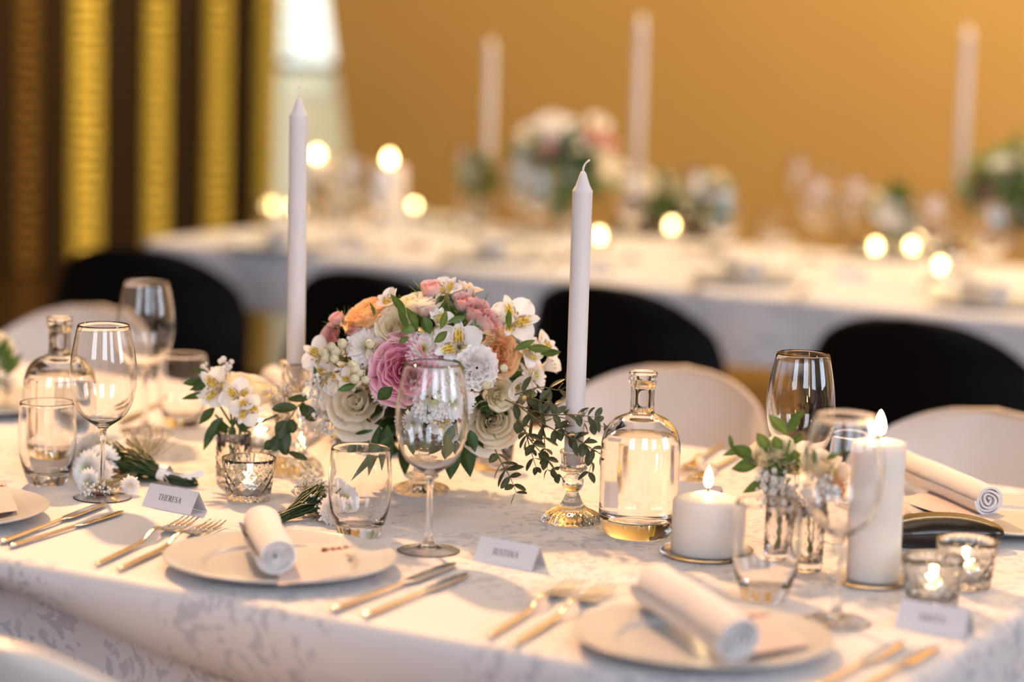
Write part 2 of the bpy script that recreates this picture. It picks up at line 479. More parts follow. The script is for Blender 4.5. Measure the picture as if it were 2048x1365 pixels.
# ------------------------------------------------------------------ cloths and tables
def cloth(name, label, t0, t1, n0, n1, over, seed, amp, group):
    """cloth top at TZ with rounded edge and a waved overhang, in the table frame"""
    rnd = random.Random(seed)
    R = 0.05
    per = []
    def edge(a, b, nrm, k):
        for i in range(k): per.append((a[0]+(b[0]-a[0])*i/k, a[1]+(b[1]-a[1])*i/k, nrm[0], nrm[1]))
    def corner(cx, cy, a0):
        for i in range(8):
            a = a0+PI/2*i/8; per.append((cx+R*cos(a), cy+R*sin(a), cos(a), sin(a)))
    edge((t0+R, n0), (t1-R, n0), (0, -1), 260); corner(t1-R, n0+R, -PI/2)
    edge((t1, n0+R), (t1, n1-R), (1, 0), 80); corner(t1-R, n1-R, 0)
    edge((t1-R, n1), (t0+R, n1), (0, 1), 120); corner(t0+R, n1-R, PI/2)
    edge((t0, n1-R), (t0, n0+R), (-1, 0), 60); corner(t0+R, n0+R, PI)
    mb = MB(); K = len(per)
    rows = []
    re = 0.016
    prof = [(0, 0), (re*.5, -re*.13), (re*.87, -re*.5), (re, -re)]
    H = 26
    L = 0; s_along = [0]
    for i in range(1, K): L += sqrt((per[i][0]-per[i-1][0])**2+(per[i][1]-per[i-1][1])**2); s_along.append(L)
    ph = [rnd.uniform(0, 6.28) for _ in range(6)]
    vs = []
    for r in range(4+H):
        for i, (x, y, a, b) in enumerate(per):
            s = s_along[i]
            if r < 4: o, z = prof[r]; o -= re
            else:
                h = (r-3)/H
                wv = 0.55*sin(s*2*PI/0.52+ph[0])+0.4*sin(s*2*PI/0.31+ph[1])+0.3*sin(s*2*PI/0.83+ph[2])
                corner_f = 0.0
                o = amp*(h**1.3)*wv + 0.02*h
                z = -re-(over-re)*h*(1+0.04*sin(s*3.1+ph[3]))
                if name_near and b < -0.2:
                    # pushed back by the chairs: the cloth rolls over the edge, tucks in and falls again
                    wx = tn(x, y).x
                    hv = 0.030+0.062*max(0.0, min(1.0, (wx+0.62)/0.35))+0.03*max(0.0, min(1.0, (wx+0.1)/0.3))+0.006*wv
                    if h <= 0.45: g = h/0.45; o2 = -0.075*(1-cos(g*PI/2))**0.85+0.004*wv*g; z2 = -re-hv*sin(g*PI/2)
                    elif h <= 0.7: g = (h-0.45)/0.25; o2 = -0.075-0.045*g+0.004*wv; z2 = -re-hv-0.018*g*g
                    else: g = (h-0.7)/0.3; o2 = -0.120-0.010*g+0.012*wv*g; z2 = -re-hv-0.018-0.17*g
                    k = min(1.0, -b)
                    o = o*(1-k)+o2*k; z = z*(1-k)+z2*k
            p = tn(x+a*o, y+b*o, TZ+z)
            vs.append(p)
    fs = [tuple(range(K))]
    for r in range(3+H):
        for i in range(K):
            j = (i+1) % K
            fs.append((r*K+i, (r+1)*K+i, (r+1)*K+j, r*K+j))
    mb.add(vs, fs)
    o = mb.build(name, M['cloth'])
    o.data.polygons[0].use_smooth = False
    tag(o, label, 'tablecloth', group)
    return o
name_near = True
NT0, NT1, NN0, NN1 = -3.1, -0.735, 1.95, 3.07
cloth('tablecloth', 'white damask tablecloth on the near table, its folds hanging in front', NT0, NT1, NN0, NN1, 0.21, 3, 0.014, None)
name_near = False
FT0, FT1, FN0, FN1 = -3.86, 0.9, 4.87, 5.97
cloth('tablecloth', 'white tablecloth on the far table in front of the golden wall', FT0, FT1, FN0, FN1, 0.155, 8, 0.025, None)
def table(label, t0, t1, n0, n1):
    o = thing('banquet_table', label, 'table', tn((t0+t1)/2, (n0+n1)/2, 0), TH)
    hx, hy = (t1-t0)/2-0.022, (n1-n0)/2-0.022
    mb = MB(); mb.box(-hx, hx, -hy, hy, TZ-0.03, TZ-0.003); mb.build('tabletop', M['wood_table'], o, False)
    for sx in (-1, 1):
        for sy in (-1, 1):
            mb = MB(); mb.tube([(sx*(hx-.12), sy*(hy-.12), 0), (sx*(hx-.12), sy*(hy-.12), TZ-0.03)], 0.025, 10); mb.build('leg', M['chair_metal'], o)
table('near banquet table hidden under the white damask cloth', NT0, NT1, NN0, NN1)
table('far banquet table hidden under the white cloth by the golden wall', FT0, FT1, FN0, FN1)

# ------------------------------------------------------------------ chairs
def chair_proto(label, shellmat, legmat, loc, rz, group):
    """moulded shell chair; faces +y, origin on the floor under the seat"""
    o = thing('shell_chair', label, 'chair', loc, rz, group)
    prof = [(0.23, 0.415, 0.19), (0.19, 0.435, 0.215), (0.10, 0.43, 0.225), (0.0, 0.42, 0.228), (-0.09, 0.425, 0.228), (-0.155, 0.455, 0.227),
            (-0.185, 0.52, 0.226), (-0.203, 0.60, 0.222), (-0.22, 0.68, 0.205), (-0.235, 0.74, 0.165), (-0.243, 0.775, 0.11), (-0.247, 0.792, 0.05)]
    P = []
    PP = [prof[0]]+prof+[prof[-1]]
    for i in range(1, len(PP)-2):
        for j in range(4):
            t = j/4; P.append(tuple(0.5*((2*b)+(-a+c)*t+(2*a-5*b+4*c-d)*t*t+(-a+3*b-3*c+d)*t**3) for a, b, c, d in zip(PP[i-1], PP[i], PP[i+1], PP[i+2])))
    P.append((prof[-1][0], prof[-1][1]+0.001, 0.0))
    n = len(P)-1
    def fn(v, u, th=0.0):
        i = min(int(v*n), n-1); f = v*n-i
        y, z, w = [P[i][k]*(1-f)+P[i+1][k]*f for k in range(3)]
        x = (u*2-1)
        e = abs(x)**2.6
        back = max(0, min(1, (z-0.44)/0.2))
        z2 = z + (1-back)*0.05*e
        y2 = y + back*0.085*e*(1 if z < 0.70 else max(0, 1-(z-0.70)/0.12))
        return Vector((x*w, y2-th*back, z2-th*(1-back)))
    mb = MB()
    nu, nv = n, 20
    mb.grid(lambda a, b: fn(a, b), nu, nv)
    mb.grid(lambda a, b: fn(a, 1-b, 0.007), nu, nv)
    # rim
    ring = [(a/nu, 0) for a in range(nu+1)]+[(1, b/nv) for b in range(1, nv+1)]+[(a/nu, 1) for a in range(nu-1, -1, -1)]+[(0, b/nv) for b in range(nv-1, 0, -1)]
    vs = [fn(a, b) for a, b in ring]+[fn(a, b, 0.007) for a, b in ring]
    K = len(ring)
    mb.add(vs, [(i, (i+1) % K, K+(i+1) % K, K+i) for i in range(K)])
    mb.build('seat_shell', shellmat, o)
    for sx in (-1, 1):
        for sy in (-1, 1):
            mb = MB(); mb.tube([(sx*0.23, sy*0.22-0.01, 0), (sx*0.09, sy*0.09, 0.415)], [0.010, 0.015], 10); mb.build('leg', legmat, o)
    mb = MB(); mb.box(-0.1, 0.1, -0.1, 0.1, 0.395, 0.412); mb.build('seat_mount', M['chair_metal'], o, False)
    return o
def chair_at(px, py, rel):  # floor position of a chair whose back top shows there
    p = T(px, py, rel); return p
WL = ['white shell chair behind the left end of the near table, behind the clear bottle',
      'white shell chair mostly hidden behind the large bouquet',
      'white shell chair behind the water bottle and the short candle',
      'white shell chair at the right edge, behind the rolled napkin on the plate']
wch = None
for k, (px, py, rel) in enumerate([(203, 612, 0.042), (800, 690, 0.042), (1372, 733, 0.042), (1992, 818, 0.042)]):
    p = T(px, py, rel); q = Vector((p.x, p.y, 0)) - Vector((NX, NY, 0))*0.247
    if wch is None: wch = chair_proto(WL[0], M['chair_white'], M['chair_wood'], q, TH+PI, 'white chairs behind the near table'); wch.rotation_euler = (0, 0, TH+PI)
    else: copy_tree(wch, q, TH+PI, WL[k])
# near side chair, seen from behind
p = T(-40, 1283, 0.042); q = Vector((p.x, p.y, 0)) + Vector((NX, NY, 0))*0.247
c = copy_tree(wch, q, TH-0.06, 'white shell chair in the bottom left corner, seen from behind'); del c['group']
BL = ['black shell chair at the left end of the far table', 'black shell chair of the far table directly behind the bouquet top',
      'black shell chair of the far table behind the right tall candle', 'black shell chair of the far table farthest right, behind the wine glass']
bch = None
for k, (px, py, rz) in enumerate([(212, 492, 0.25), (715, 543, 0), (1215, 572, -0.1), (1810, 638, 0)]):
    p = T(px, py, 0.042); q = Vector((p.x, p.y, 0)) + Vector((NX, NY, 0))*0.247
    if bch is None: bch = chair_proto(BL[0], M['chair_black'], M['chair_metal'], q, TH+rz, 'black chairs on the near side of the far table')
    else: copy_tree(bch, q, TH+rz, BL[k])
for o_ in [bch]+[o_ for o_ in COL.objects if o_.get('group') == bch['group']]: o_.scale = (1.14, 1, 1)
for (px, py, lb) in [(1835, 398, 'black shell chair behind the far table, beside the far right bouquet'), (1372, 388, 'black shell chair behind the far table, right of the tall far candle')]:
    p = at(px, py, 6.5 if px > 1500 else 7.7); s_ = (p.z)/0.792
    c = copy_tree(bch, Vector((p.x, p.y, 0))-Vector((NX, NY, 0))*0.247, TH+PI, lb, 'black chairs behind the far table'); c.scale = (1, 1, 1)

# ------------------------------------------------------------------ tableware meshes
WG = spline([(0, 0.0062), (0.005, 0.0056), (0.011, 0.0038), (0.021, 0.0019), (0.030, 0.0006), (0.0345, 0.0), (0.0353, 0.0007), (0.0345, 0.0013), (0.030, 0.0019), (0.021, 0.0032), (0.011, 0.0058), (0.0052, 0.013), (0.0036, 0.025), (0.0033, 0.05), (0.0036, 0.074),
             (0.006, 0.086), (0.015, 0.093), (0.0275, 0.103), (0.0365, 0.121), (0.0405, 0.145), (0.0398, 0.165), (0.0365, 0.187), (0.0316, 0.211)], 3)
WGI = spline([(0.0311, 0.2119), (0.0307, 0.211), (0.0356, 0.187), (0.0389, 0.165), (0.0396, 0.145), (0.0356, 0.1215), (0.0265, 0.1043), (0.014, 0.0952), (0.005, 0.0915), (0, 0.091)], 3)
mb = MB(); mb.lathe(WG+WGI, 64); me_wine = mb.mesh('bowl_and_stem', M['glass'])
TU = spline([(0, 0.0), (0.021, 0.0), (0.0238, 0.0008), (0.0252, 0.004), (0.0285, 0.014), (0.0335, 0.032), (0.0360, 0.052), (0.0362, 0.070), (0.0348, 0.09), (0.0338, 0.1022)], 3)
TUI = spline([(0.0333, 0.1031), (0.0328, 0.1022), (0.0338, 0.09), (0.0350, 0.070), (0.0347, 0.052), (0.032, 0.034), (0.0255, 0.0185), (0.017, 0.0135), (0, 0.012)], 3)
def tmod(r, z, a):
    return r*(1-0.018*max(0, 1-z/0.022)*(0.5+0.5*cos(12*a))) if r > 0.02 and z < 0.022 else r
mb = MB(); mb.lathe(TU+TUI, 72, mod=tmod); me_tumb = mb.mesh('tumbler', M['glass'])
def place_mesh(me, name, label, cat, loc, rz=0, group=None, scale=None):
    o = bpy.data.objects.new(name, me); COL.objects.link(o); o.location = loc; o.rotation_euler = (0, 0, rz)
    if scale: o.scale = (scale,)*3
    return tag(o, label, cat, group)
E = 0.0004
def tb(px, py, z=E): return T(px, py, 0)+Vector((0, 0, z))
GW = 'wine glasses on the near table'
for (px, py, lb) in [(205, 997, 'clear wine glass at the left, standing beside the lying white posy'), (290, 863, 'clear wine glass behind the clear bottle at the left, before a white chair'),
                     (857, 1103, 'clear wine glass standing in front of the big bouquet'), (1590, 1062, 'clear wine glass right of the bottle, above the small flower vases'),
                     (1672, 1245, 'blurred wine glass standing in front of the tall pillar candle')]:
    place_mesh(me_wine, 'wine_glass', lb, 'wine glass', tb(px, py), 0, GW)
for (px, py, lb) in [(94, 968, 'clear stemless tumbler at the left edge before the bottle'), (365, 852, 'clear stemless tumbler behind the small vase at the left'),
                     (718, 1073, 'clear stemless tumbler standing behind the menu card plate'), (1528, 1198, 'blurred stemless tumbler behind the front right plate'),
                     (1705, 1033, 'clear stemless tumbler behind the tall pillar candle')]:
    place_mesh(me_tumb, 'tumbler', lb, 'tumbler', tb(px, py), 0, 'tumblers on the near table')
# bottles
BO = spline([(0, 0.002), (0.025, 0.001), (0.033, 0.0), (0.0375, 0.002), (0.0425, 0.009), (0.0455, 0.018), (0.0462, 0.030), (0.0463, 0.07), (0.0463, 0.10), (0.0452, 0.113), (0.0405, 0.127), (0.031, 0.1375), (0.020, 0.1425), (0.0148, 0.1455), (0.0140, 0.150), (0.0138, 0.165), (0.0142, 0.1765), (0.0162, 0.1785), (0.0168, 0.183), (0.0164, 0.187), (0.0168, 0.191), (0.0158, 0.1935)], 3)
BI = spline([(0.0118, 0.1938), (0.0108, 0.191), (0.0105, 0.17), (0.0108, 0.150), (0.014, 0.1455), (0.029, 0.1352), (0.038, 0.1255), (0.0425, 0.112), (0.0437, 0.10), (0.0438, 0.07), (0.0436, 0.034), (0.0425, 0.026), (0.038, 0.0205), (0.02, 0.0185), (0, 0.018)], 3)
BW = [(0, 0.0178), (0.02, 0.0183), (0.0382, 0.0203), (0.0427, 0.026), (0.0438, 0.034), (0.0440, 0.07), (0.0439, 0.10), (0.0427, 0.112), (0.0400, 0.1205), (0.0388, 0.1208), (0, 0.1206)]
bot = thing('glass_bottle', 'clear glass water bottle beside the short round candle', 'bottle', tb(1275, 1072), 0, 'water bottles on the near table')
mb = MB(); mb.lathe(BO+BI, 72); mb.build('bottle_glass', M['glass'], bot)
mb = MB(); mb.lathe(BW, 72); mb.build('water', M['water'], bot)
copy_tree(bot, tb(118, 930), 0.3, 'clear glass water bottle at the left, behind the tumbler')
# candle holders
HR = spline([(0, 0.004), (0.02, 0.002), (0.033, 0.0), (0.0358, 0.002), (0.0355, 0.006), (0.030, 0.0115), (0.020, 0.0165), (0.0145, 0.021), (0.011, 0.0265), (0.0092, 0.0315), (0.0078, 0.0345), (0.0075, 0.0375), (0.0105, 0.0405), (0.0130, 0.0465), (0.0122, 0.0525), (0.0085, 0.0565), (0.0078, 0.0595),
             (0.0145, 0.0625), (0.0165, 0.0655), (0.0155, 0.068), (0.0143, 0.071), (0.0145, 0.078), (0.0165, 0.0855)], 3)
HRI = [(0.0162, 0.0868), (0.0135, 0.086), (0.0118, 0.079), (0.0116, 0.067), (0.009, 0.066), (0, 0.066)]
def hmod(r, z, a):
    if r < 0.006: return r
    if z < 0.02: return r*(1+0.045*sin(14*a+z*260)*sin(14*a-z*260)*(1 if r > .012 else 0))
    if z < 0.055: return r*(1+0.03*sin(22*a+z*1800)*cos(22*a-z*1800))
    return r*(1+0.028*cos(16*a)) if r > 0.0125 else r
hold = thing('candle_holder', 'short pressed glass candle holder under the right tall candle', 'candle holder', tb(1143, 1045))
mb = MB(); mb.lathe(HR, 112, mod=hmod); mb.lathe([HR[-1]]+HRI, 112); mb.build('holder_glass', M['thick_glass'], hold)
hpos = tb(1143, 1045)
HL = spline([(0, 0.005), (0.02, 0.002), (0.034, 0.0), (0.0368, 0.003), (0.0355, 0.009), (0.029, 0.018), (0.0205, 0.024), (0.0158, 0.029), (0.0160, 0.036), (0.0175, 0.045), (0.0172, 0.060), (0.0145, 0.078), (0.0110, 0.094), (0.0092, 0.104), (0.0100, 0.110),
             (0.0135, 0.115), (0.0168, 0.122), (0.0176, 0.130), (0.0165, 0.137), (0.0195, 0.1425), (0.0225, 0.1455)], 3)
HLI = [(0.0222, 0.1468), (0.0175, 0.144), (0.0135, 0.139), (0.0118, 0.134), (0.0116, 0.118), (0.006, 0.117), (0, 0.117)]
def lmod(r, z, a): return r*(1+0.05*sin(14*(a+z*26))) if r > 0.008 and z < 0.139 and z > 0.0005 else r
mb = MB(); mb.lathe(HL, 112, mod=lmod); mb.lathe([HL[-1]]+HLI, 112)
lpos = tb(588, 948)
o = mb.build('candle_holder', M['thick_glass']); o.location = lpos
tag(o, 'tall swirled glass candle holder under the left tall candle', 'candle holder')
def taper(label, loc, h, rad, group, lean=(0, 0), two=False, name='taper_candle'):
    o = thing(name, label, 'candle', loc, 0, group)
    o.rotation_euler = (lean[0], lean[1], 0)
    mb = MB()
    pr = [(0, 0), (rad*0.90, 0), (rad*0.93, 0.018), (rad*0.97, 0.024), (rad*0.985, h*0.6), (rad, h-0.024), (rad*1.02, h-0.0225), (rad*0.96, h-0.0215), (rad*0.72, h-0.0165), (rad*0.50, h-0.009), (rad*0.34, h-0.003), (rad*0.2, h), (0, h+0.0005)]
    mb.lathe(pr, 40); mb.build('candle_body', M['wax'], o)
    mb = MB()
    if two: mb.tube([(0, 0, h-0.001), (0.0004, 0, h+0.006), (-0.0005, 0, h+0.012), (-0.003, 0, h+0.0155)], [0.0016, 0.0011, 0.001, 0.0006], 6); mb.tube([(-0.0003, 0, h+0.012), (0.003, 0, h+0.016)], [0.001, 0.0005], 6)
    else: mb.tube([(0, 0, h-0.001), (0.0, 0, h+0.004), (0.002, 0, h+0.009), (0.006, 0, h+0.013), (0.0075, 0, h+0.0135)], [0.0016, 0.0012, 0.001, 0.0011, 0.0014], 6)
    mb.build('wick', M['wax'], o)
    return o
hp = hpos+Vector((0, 0, 0.0662)); lp = lpos+Vector((0, 0, 0.1172))
tap = taper('tall white unlit taper candle in the short glass holder, right of the bouquet', hp, 0.352, 0.0119, 'tall taper candles on the near table', two=False)
taper('tall white unlit taper candle at the left in the swirled holder', lp, 0.368, 0.0119, 'tall taper candles on the near table', lean=(0, radians(-0.35)), two=True)

# flames, pillar candles
def flame_mb(h, w):
    mb = MB(); mb.lathe(spline([(0, 0), (w*.32, h*.08), (w*.5, h*.30), (w*.42, h*.58), (w*.2, h*.84), (0, h)], 3), 14); return mb
def pillar(label, loc, rad, h, dome, fh=0.026, fw=0.0105, lit=True, far=False, group=None):
    o = thing('pillar_candle', label, 'candle', loc, 0, group)
    mb = MB(); mb.lathe([(0, 0), (rad*.97, 0), (rad, 0.002), (rad, h-0.003), (rad*.97, h), (rad*.8, h+dome*.28), (rad*.5, h+dome*.62), (rad*.2, h+dome*.93), (rad*.08, h+dome*.93), (0, h+dome*.9)], 56); mb.build('candle_body', M['wax_soft'], o)
    if lit:
        mb = MB(); mb.tube([(0, 0, h+dome*.8), (0, 0, h+dome+0.006)], 0.0011, 6); wk = mb.build('wick', M['burnt_wick'], o)
        f = flame_mb(fh, fw).build('flame', M['flame_far'] if far else M['flame'], wk); f.location = (0, 0, h+dome+0.0035)
    return o
def dish(label, loc, rad, group):
    mb = MB(); mb.lathe([(0, 0), (rad*.75, 0), (rad*.96, 0.001), (rad, 0.004), (rad*1.0, 0.006), (rad*.97, 0.0062), (rad*.92, 0.0045), (rad*.7, 0.0035), (0, 0.0035)], 56)
    o = mb.build('candle_plate', M['thick_glass']); o.location = loc
    return tag(o, label, 'candle plate', group)
pc = tb(1411, 1112)
dish('small round glass plate under the short pillar candle', pc, 0.052, 'glass candle plates')
pillar('short wide white pillar candle burning beside the water bottle', pc+Vector((0, 0, 0.0039)), 0.0393, 0.060, 0.010)
pc = tb(1745, 1165)
dish('small round glass plate under the tall pillar candle', pc, 0.047, 'glass candle plates')
pillar('tall white pillar candle burning at the right', pc+Vector((0, 0, 0.0039)), 0.0288, 0.150, 0.004, fh=0.027, fw=0.012)

# votives
VO = [(0, 0.0), (0.024, 0.0), (0.0268, 0.001)] + [(0.0270+0.0062*min(1, (i/60)**0.9), 0.0015+0.0505*i/60) for i in range(61)]
VI = [(0.0325, 0.0525), (0.0310, 0.052), (0.0300, 0.042), (0.0262, 0.012), (0.022, 0.0085), (0, 0.008)]
def vmod(r, z, a):
    if z < 0.001 or z > 0.0505 or r < .026: return r
    if z > 0.041: return r*(1+0.016*abs(sin(16*a)))
    w = 14
    d1 = abs(sin(w*a/2*1.0+z*235.0)); d2 = abs(sin(w*a/2*1.0-z*235.0))
    return r*(1-0.055*(1-min(d1, d2)**0.7))
mb = MB(); mb.lathe(VO, 140, mod=vmod); mb.lathe([VO[-1]]+VI, 140); me_votive = mb.mesh('votive_glass', M['thick_glass'])
def tealight_proto(label, loc, group, flamemat, fh=0.016, fw=0.008):
    o = thing('tealight', label, 'tealight', loc, 0, group)
    mb = MB(); mb.lathe([(0, 0), (0.0188, 0), (0.0192, 0.0005), (0.0195, 0.015), (0.0186, 0.015), (0.0184, 0.012), (0.0184, 0.004)], 32); mb.build('cup', M['alu'], o)
    mb = MB(); mb.lathe([(0, 0.0115), (0.0184, 0.012), (0.0183, 0.002), (0, 0.001)][::-1], 32); mb.build('wax', M['wax_soft'], o)
    mb = MB(); mb.tube([(0, 0, 0.011), (0, 0, 0.018)], 0.0009, 6); wk = mb.build('wick', M['burnt_wick'], o)
    f = flame_mb(fh, fw).build('flame', flamemat, wk); f.location = (0, 0, 0.0165)
    return o
tl = None
VP = [(497, 1000, 'in front of the small flower vase at the left'), (520, 905, 'behind the small flower vase, beside the swirled candle holder'),
      (1862, 1213, 'at the right, directly behind the blurred name card'), (1930, 1175, 'farthest right, in front of the black case')]
for px, py, w in VP:
    p = tb(px, py)
    place_mesh(me_votive, 'votive_glass', 'cut glass votive, '+w, 'votive holder', p, px*.01, 'votive holders on the near table')
    q = p+Vector((0, 0, 0.0082))
    if tl is None: tl = tealight_proto('lit tealight inside the votive glass '+w, q, 'tealights on the near table', M['flame'])
    else: copy_tree(tl, q, 0, 'lit tealight inside the votive glass '+w)
# plain small glass with unlit tealight under the bouquet
mb = MB(); mb.lathe([(0, 0), (0.024, 0), (0.0255, 0.002), (0.029, 0.045), (0.0275, 0.046), (0.0235, 0.010), (0, 0.009)], 48)
place_mesh(mb.mesh('small_glass', M['glass']), 'small_glass', 'small plain glass standing under the right side of the bouquet', 'glass', tb(985, 938))

# plates
PL = spline([(0, 0.002), (0.06, 0.002), (0.075, 0.0), (0.078, 0.001), (0.088, 0.0045), (0.108, 0.0095), (0.1235, 0.0135), (0.1255, 0.0150), (0.1245, 0.0160), (0.1215, 0.0152), (0.106, 0.0122), (0.090, 0.0098), (0.0845, 0.0085), (0.079, 0.0050), (0.073, 0.0044), (0.04, 0.0042), (0, 0.0042)], 3)
mb = MB(); mb.lathe(PL, 96); me_plate = mb.mesh('plate', M['china'])
P0, P1, P2 = tb(-122, 1037), tb(560, 1139), tb(1405, 1297)
PB3, PBM, PBL = tb(2018, 1052), tb(835, 884), tb(-20, 818)
for p, lb in [(P0, 'white dinner plate cut off by the left edge, holding a menu card'), (P1, 'white dinner plate at left centre, holding a rolled napkin and menu'),
              (P2, 'white dinner plate at the bottom right, holding a rolled napkin'), (PB3, 'white dinner plate at the right edge across the table'),
              (PBM, 'white dinner plate behind the bouquet across the table'), (PBL, 'white dinner plate far left across the table, behind the greenery')]:
    place_mesh(me_plate, 'dinner_plate', lb, 'plate', p, 0, 'dinner plates on the near table')

# napkin rolls
def napkin(label, A, B, r, rest, seed, group='rolled napkins on the near table', open_=False):
    """rolled napkin from A (back end) to B (front end); z of the axis = rest + r"""
    A = Vector((A.x, A.y, TZ+rest+r)); B = Vector((B.x, B.y, TZ+rest+r))
    L = (B-A).length; rnd = random.Random(seed)
    turns = 3.9
    mb = MB()
    n = 130; m = 22; th = 0.0017
    ph = [rnd.uniform(0, 6) for _ in range(5)]
    def prof(s):
        a = s*turns*2*PI
        rr = r*(1.0-0.90*s) if s > 0 else r
        rr *= 1+0.04*sin(2*a+ph[0])+ (0.10*s*sin(3*a+ph[1]))
        return a, rr
    def P(s, v, off):
        a, rr = prof(s)
        wob = 1+0.035*sin(v*7+ph[2]+a)+0.02*sin(v*17+ph[3])
        taper_ = 1-0.06*v
        rr = (rr+off)*wob*taper_
        x = -0.0025*sin(a*1.3+ph[4]) * (1 if v > 0.5 else -1)*(abs(2*v-1)**8)
        zz = rr*sin(a+PI*1.0)
        zz = max(zz*0.93, -r*0.96)
        return Vector((L*v+x, rr*cos(a+PI), zz))
    mb.grid(lambda s, v: P(s, v, th), n, m)
    mb.grid(lambda s, v: P(s, 1-v, -th), n, m)
    for vv in (0.0, 1.0):
        vs = [P(i/n, vv, th) for i in range(n+1)]+[P(i/n, vv, -th) for i in range(n+1)]
        mb.add(vs, [(i, i+1, n+2+i, n+1+i) for i in range(n)])
    # outer flap lying away from the roll
    o = mb.build('napkin_roll', M['napkin'])
    d = (B-A)
    o.location = A; o.rotation_euler = (0, 0, atan2(d.y, d.x))
    return tag(o, label, 'napkin', group)
napkin('white napkin roll lying on the left centre plate, its end facing the viewer', T(520, 1052, .03), T(553, 1121, .03), 0.0215, 0.013, 1)
napkin('blurred white napkin roll lying across the bottom right plate', T(1310, 1172, .035), T(1480, 1283, .035), 0.0245, 0.013, 2)
napkin('white napkin roll on the right edge plate across the table', T(1760, 905, .035), T(1978, 999, .035), 0.0215, 0.0125, 5)
napkin('white napkin roll on the plate behind the bouquet, its tip left of the swirled holder', T(545, 742, .04), T(640, 812, .035), 0.019, 0.0125, 4)
# second loose fold under the right napkin
# ------------------------------------------------------------------ lettering
GL = {
 'T': [((.05, 1), (.75, 1), 1), ((.4, 1), (.4, 0), 2), ((.25, 0), (.55, 0), 1), ((.05, 1), (.03, .82), 1), ((.75, 1), (.77, .82), 1)],
 'H': [((.15, 0), (.15, 1), 2), ((.7, 0), (.7, 1), 2), ((.15, .5), (.7, .5), 1), ((.03, 1), (.27, 1), 1), ((.03, 0), (.27, 0), 1), ((.58, 1), (.82, 1), 1), ((.58, 0), (.82, 0), 1)],
 'E': [((.15, 0), (.15, 1), 2), ((.03, 1), (.55, 1), 1), ((.15, .52), (.48, .52), 1), ((.03, 0), (.58, 0), 1), ((.55, 1), (.55, .85), 1), ((.58, 0), (.6, .16), 1)],
 'R': [((.15, 0), (.15, 1), 2), ((.03, 1), (.4, 1), 1), ((.4, 1), (.55, .87), 2), ((.55, .87), (.55, .68), 2), ((.55, .68), (.38, .52), 2), ((.38, .52), (.15, .52), 1), ((.33, .52), (.68, 0), 2), ((.03, 0), (.27, 0), 1), ((.6, 0), (.76, 0), 1)],
 'S': [((.52, .86), (.4, .99), 1), ((.4, .99), (.22, .98), 1), ((.22, .98), (.1, .8), 2), ((.1, .8), (.18, .6), 2), ((.18, .6), (.44, .42), 2), ((.44, .42), (.53, .22), 2), ((.53, .22), (.4, .03), 2), ((.4, .03), (.2, .01), 1), ((.2, .01), (.07, .18), 1)],
 'A': [((.38, 1), (.08, 0), 1), ((.38, 1), (.7, 0), 2), ((.2, .36), (.56, .36), 1), ((0, 0), (.18, 0), 1), ((.58, 0), (.82, 0), 1)],
 'J': [((.22, 1), (.22, .1), 2), ((.22, .1), (.12, -.18), 1), ((.12, -.18), (-.02, -.22), 1), ((.1, 1), (.34, 1), 1)],
 'U': [((.15, 1), (.15, .25), 2), ((.15, .25), (.3, .03), 2), ((.3, .03), (.5, .03), 1), ((.5, .03), (.62, .25), 1), ((.62, .25), (.62, 1), 1), ((.03, 1), (.27, 1), 1), ((.52, 1), (.72, 1), 1)],
 'I': [((.18, 1), (.18, 0), 2), ((.06, 1), (.3, 1), 1), ((.06, 0), (.3, 0), 1)],
 'N': [((.15, 0), (.15, 1), 1), ((.15, 1), (.68, 0), 2), ((.68, 0), (.68, 1), 1), ((.03, 1), (.17, 1), 1), ((.03, 0), (.27, 0), 1), ((.56, 1), (.8, 1), 1)],
}
GWD = {'T': .8, 'H': .86, 'E': .66, 'R': .76, 'S': .62, 'A': .8, 'J': .4, 'U': .78, 'I': .38, 'N': .84}
def word_mb(word, h, thin=0.05, thick=0.12, gap=0.06):
    """word centred on the origin in the xy plane"""
    w = sum(GWD[c]+gap for c in word)-gap
    mb = MB(); x = -w/2
    for c in word:
        for (a, b, k) in GL[c]:
            t = (thin if k == 1 else thick)*h/2
            A = Vector(((x+a[0])*h, (a[1]-.5)*h, 0)); B = Vector(((x+b[0])*h, (b[1]-.5)*h, 0))
            d = (B-A).normalized(); q = Vector((-d.y, d.x, 0))*t; d = d*t*.6
            mb.add([A-d-q, B+d-q, B+d+q, A-d+q], [(0, 1, 2, 3)])
        x += GWD[c]+gap
    return mb
def stroke_mb(path, wfn, mb=None):
    mb = mb or MB()
    pts = [Vector((p[0], p[1], 0)) for p in path]; L = []; R = []
    for i, p in enumerate(pts):
        d = (pts[min(i+1, len(pts)-1)]-pts[max(i-1, 0)]).normalized(); q = Vector((-d.y, d.x, 0))
        w = wfn(d); L.append(p+q*w); R.append(p-q*w)
    n = len(pts)
    mb.add(L+R, [(i, n+i, n+i+1, i+1) for i in range(n-1)])
    return mb
